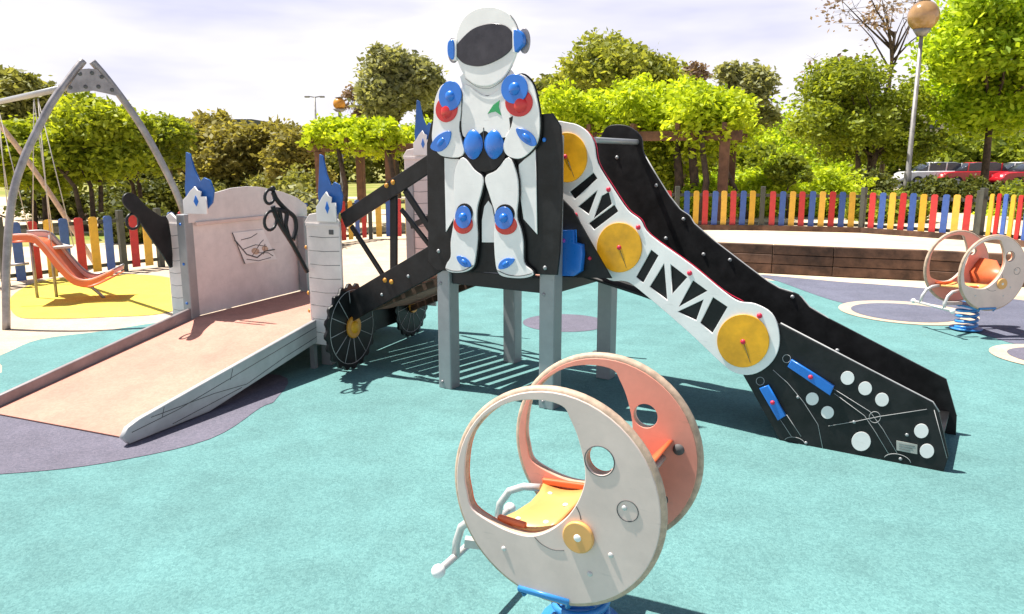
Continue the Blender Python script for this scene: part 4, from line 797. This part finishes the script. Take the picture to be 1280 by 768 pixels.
for (x, y, w_, d_, m_, t_) in HG: bush(x, y, w_, d_, m_, 5000, .085, t_, TZ, k=9)
# ground cover seen between bushes
bl = [(random.uniform(1.5, 13), random.uniform(16.8, 28), TZ+.03, random.uniform(.3, .7), .14) for _ in range(120)]
V, m = leaves(bl, 26000, .09, .2); V[:, 2] = np.maximum(V[:, 2], TZ+.01); leaf_mesh('ground_cover', V, m, 'lime', None, label='low lime green ground cover growing on the lawn behind the fence', cat='ground cover', kind='stuff')

# ------------------------------------------------------------------ pergola with wisteria
def pergola(A, B, h, zb, label, wide=2.2, n=5):
    A, B = Vector((*A, zb)), Vector((*B, zb)); u = (B-A).normalized(); sd_ = Vector((-u.y, u.x, 0)); L_ = (B-A).length
    root = empty('pergola', A, label, 'pergola')
    for i in range(n):
        for s_ in (0, 1):
            p = A+u*L_*i/(n-1)+sd_*wide*s_; MB().obox((p.x, p.y, zb+h/2), u*.09, sd_*.09, (0, 0, h/2)).build('post', 'beam', root, bevel=.01)
    for s_ in (0, 1): MB().bar(A+sd_*wide*s_+Vector((0, 0, h+.09))-u*.3, B+sd_*wide*s_+Vector((0, 0, h+.09))+u*.3, .10, .18).build('beam', 'beam', root, bevel=.01)
    m_ = int(L_/.8)
    for i in range(m_+1):
        p = A+u*L_*i/m_; MB().bar(p-sd_*.4+Vector((0, 0, h+.25)), p+sd_*(wide+.4)+Vector((0, 0, h+.25)), .07, .12).build('rafter', 'beam', root)
    return A, B, u, sd_, L_, root
def vine(A, u, sd_, L_, z, wide, mt, n, label, hang=.6, bump=.45, hump=0):
    root = empty('wisteria', A, label, 'climbing plant'); bl = []
    for i in range(int(L_*9)):
        t = random.random(); s_ = random.uniform(-.15, 1.1); p = A+u*L_*t+sd_*wide*s_; r = random.uniform(.25, .55)*bump/.45
        bl.append((p.x, p.y, z+random.uniform(-.05, .3)+hump*math.sin(t*math.pi), r, r*.7))
    V, m = leaves(bl, n, .10, .35, droop=hang); leaf_mesh('foliage', V, m, mt, root)
    tb = MB()
    for i in range(3):
        p = A+u*L_*(.15+.35*i); tb.tube([(p.x, p.y-.1, A.z-.05), (p.x+.12, p.y-.12, A.z+1), (p.x-.05, p.y-.1, z-.1)], [.09, .06, .05], 7)
    tb.build('stem', 'bark', root); return root
a_ = dp(400, 200, 18.5); b_ = dp(580, 200, 17.0)
A, B, u, sd_, L_, _ = pergola(a_[:2], b_[:2], 1.78, 0, 'brown timber pergola under lime wisteria left of the astronaut', 2.0, 3)
vine(A, u, sd_, L_, 2.12, 2.0, 'lime', 17000, 'lime green wisteria covering the pergola left of the astronaut', .35, .36)
a_ = dp(690, 200, 15.4); b_ = dp(905, 200, 14.8)
A, B, u, sd_, L_, _ = pergola(a_[:2], b_[:2], 1.75, TZ*.5, 'pergola almost hidden under wisteria behind the slide top', 2.0, 3)
vine(A-u*.2, u, sd_, L_+.3, 2.32, 2.0, 'lime', 30000, 'lime green wisteria mound with hanging shoots behind the slide top', .9, .45, .28)
mass = [(A+u*L_*t+sd_*random.uniform(.3, 1.6)) for t in [random.uniform(.2, 1.0) for _ in range(12)]]
V, m = leaves([(p.x, p.y+.3, random.uniform(1.3, 2.0), .42, .6) for p in mass], 7000, .08, .3); rt = empty('hanging_vine', mass[0], 'dull olive curtain of hanging vine below the wisteria mound', 'climbing plant'); rt.location.z = .2
leaf_mesh('foliage', V, m, 'mix', rt)
tb = MB()
for x_ in (843, 862):
    p = dp(x_, 215, 15.3); tb.tube([(p.x, p.y, .1), (p.x+.1, p.y, 1.2), (p.x-.05, p.y, 2.4)], [.12, .09, .06], 9)
tb.build('stem', 'bark', rt)
tree('leaning_tree', dp(930, 230, 16.5)[:2]+(TZ,) if False else (*dp(938, 230, 16.5)[:2], TZ), 2.4, .7, .4, 'lime', 2500, .09, 'small leaning tree with a dark curved trunk at the right end of the wisteria', lean=(-.9, 0), trunk_r=.08, k=7)

# ------------------------------------------------------------------ lamps, cars, buildings
def globe_lamp(px, ybase, yglobe, rpx, dist, zb, label, mt='globe'):
    b = dp(px, ybase, dist); t = dp(px, yglobe, dist); r = rpx*dist/FPX*.8; root = empty('globe_lamp', (b.x, b.y, zb), label, 'street lamp')
    MB().tube([(b.x, b.y, zb), (b.x, b.y, zb+.9), (b.x, b.y, zb+.95), (b.x, b.y, t.z-r*1.25)], [.095, .085, .06, .045], 14).build('pole', 'lamp', root)
    MB().tube([(b.x, b.y, zb), (b.x, b.y, zb+.28)], .19, 14).build('pole_base', 'lamp', root)
    MB().tube([(b.x, b.y, t.z-r*1.3), (b.x, b.y, t.z-r*.85)], [.10, .20], 14).build('collar', 'lamp', root)
    MB().dome((b.x, b.y, t.z), (0, 0, 1), r, r, r, full=True, seg=28, rings=9).build('globe', mt, root)
    MB().tube([(b.x, b.y, t.z+r*.97), (b.x, b.y, t.z+r*1.12)], [.13, .05], 12).build('finial', 'lamp', root)
globe_lamp(1132, 248, 22, 19.5, 21, TZ, 'tall grey lamp post with a large amber globe before the bright tree')
globe_lamp(427, 200, 130, 9, 24, 0, 'distant lamp with a small orange globe above the left pergola', 'gold')
p = dp(397, 200, 45); t = dp(397, 122, 45); sl_ = empty('street_lamp', (p.x, p.y, 0), 'thin double-armed street lamp far behind the olive-brown trees', 'street lamp')
MB().tube([(p.x, p.y, 0), (p.x, p.y, t.z)], [.09, .05], 8).build('pole', 'lamp', sl_)
for s_ in (-1, 1): MB().bar((p.x, p.y, t.z), (p.x+s_*.38, p.y, t.z+.06), .08, .05).build('arm', 'lamp', sl_); MB().box((p.x+s_*.42, p.y, t.z+.03), (.26, .2, .09)).build('lamp_head', 'lamp', sl_, bevel=.02)
def car(x, y, rz, mt, label, h=1.45):
    root = empty('parked_car', (0, 0, 0), label, 'car', 'cars parked beyond the trees')
    pl = Plane((0, -.8), (1, 0)); pl.O = Vector((0, -.85, 0))
    body = [(-2.05, .3), (-2.1, .62), (-1.95, .82), (-1.3, .92), (1.5, .95), (2.0, .85), (2.1, .5), (2.02, .3)]
    pl.plate('body', [body], -1.7, 0, mt, root, px=False, bevel=.05, smooth=2)
    pl2 = Plane((0, -.72), (1, 0)); pl2.O = Vector((0, -.72, 0))
    cab = [(-1.25, .9), (-.6, h-.06), (-.2, h), (.8, h), (1.2, h-.08), (1.65, .92)]
    pl2.plate('cabin', [cab], -1.44, 0, 'win', root, px=False, bevel=.04)
    pl2.plate('roof', [[(-.55, h-.06), (-.2, h+.012), (.8, h+.012), (1.15, h-.06)]], -1.40, -.04, mt, root, px=False, bevel=.01)
    for xx in (-.65, .35, 1.2): MB().bar((xx-.05, -.73, .92), (xx, -.72, h-.03), .05, .06).build('pillar', mt, root)
    for xx in (-1.3, 1.3):
        for yy in (-.78, .78):
            w_ = MB().tube([(xx, yy-.1, .32), (xx, yy+.1, .32)], .32, 18).build('wheel', 'tyre', root); MB().tube([(xx, yy-.11, .32), (xx, yy+.11, .32)], .19, 14).build('rim', 'steel', w_)
    for yy in (-.6, .6): MB().box((-2.08, yy, .68), (.06, .3, .14)).build('headlight', 'white', root, bevel=.02)
    root.location = (x, y, 0); root.rotation_euler = (0, 0, rz); return root
c = dp(1218, 212, 54); car(c.x, c.y, -.1, 'carred', 'bright red car parked behind the hedge right of the lamp post')
c = dp(1264, 212, 54); car(c.x+1.0, c.y-.6, -.1, 'carred', 'red car at the right edge, second along the street')
c = dp(1255, 206, 56); car(c.x+1, c.y, -.1, 'carwhite', 'white car at the right edge beyond the red ones')
c = dp(1180, 206, 54); car(c.x-.5, c.y, -.1, 'carwhite', 'white car glimpsed left of the bright red car')
def building(x, y, w_, d_, h, label, mt='wall', rows=4, cols=9, rz=0):
    root = empty('apartment_building', (x, y, 0), label, 'building')
    MB().box((x, y, h/2), (w_, d_, h)).build('wall', mt, root); MB().box((x, y, h+.25), (w_+.8, d_+.8, .5)).build('roof', 'roof', root)
    me = None
    for r_ in range(rows):
        for c_ in range(cols):
            if me is None: o = MB().box((x, y, 0), (w_/cols*.45, .12, h/rows*.5)).build('window', 'win', root); me = o.data
            else: o = link('window', me, None, root)
            o.location = (-w_/2+(c_+.5)*w_/cols, -d_/2-.02, (r_+.55)*h/rows)
    return root
b = dp(1240, 200, 88); building(b.x+3, b.y, 26, 10, 7.5, 'pale pink apartment block behind the parked cars and right-hand trees', cols=10)
b = dp(1060, 200, 95); building(b.x, b.y, 14, 8, 5, 'low pale building behind the round green tree', cols=6, rows=2)
b = dp(290, 200, 90); building(b.x-.5, b.y, 8.0, 8, 5.2, 'far building with a dark flat roof above the olive-brown trees', cols=5, rows=3)
# distant tree belts
def belt(x0, x1, dist, ytop, mt, n, label):
    bl = []
    for i in range(44):
        px = random.uniform(x0, x1); p = dp(px, ytop+random.uniform(0, 22), dist+random.uniform(-3, 3)); bl.append((p.x, p.y, p.z*.62, 1.6, max(.6, p.z*.5)))
    V, m = leaves(bl, n, .38, .25); V[:, 2] = np.maximum(V[:, 2], .02); leaf_mesh('tree_belt', V, m, mt, None, label=label, cat='woodland', kind='stuff')
belt(-80, 420, 60, 166, 'olive', 14000, 'far belt of olive trees along the left horizon')
belt(380, 900, 58, 158, 'olive', 14000, 'far belt of trees behind the pergolas')
belt(860, 1420, 62, 164, 'green', 14000, 'far belt of green trees on the right horizon')
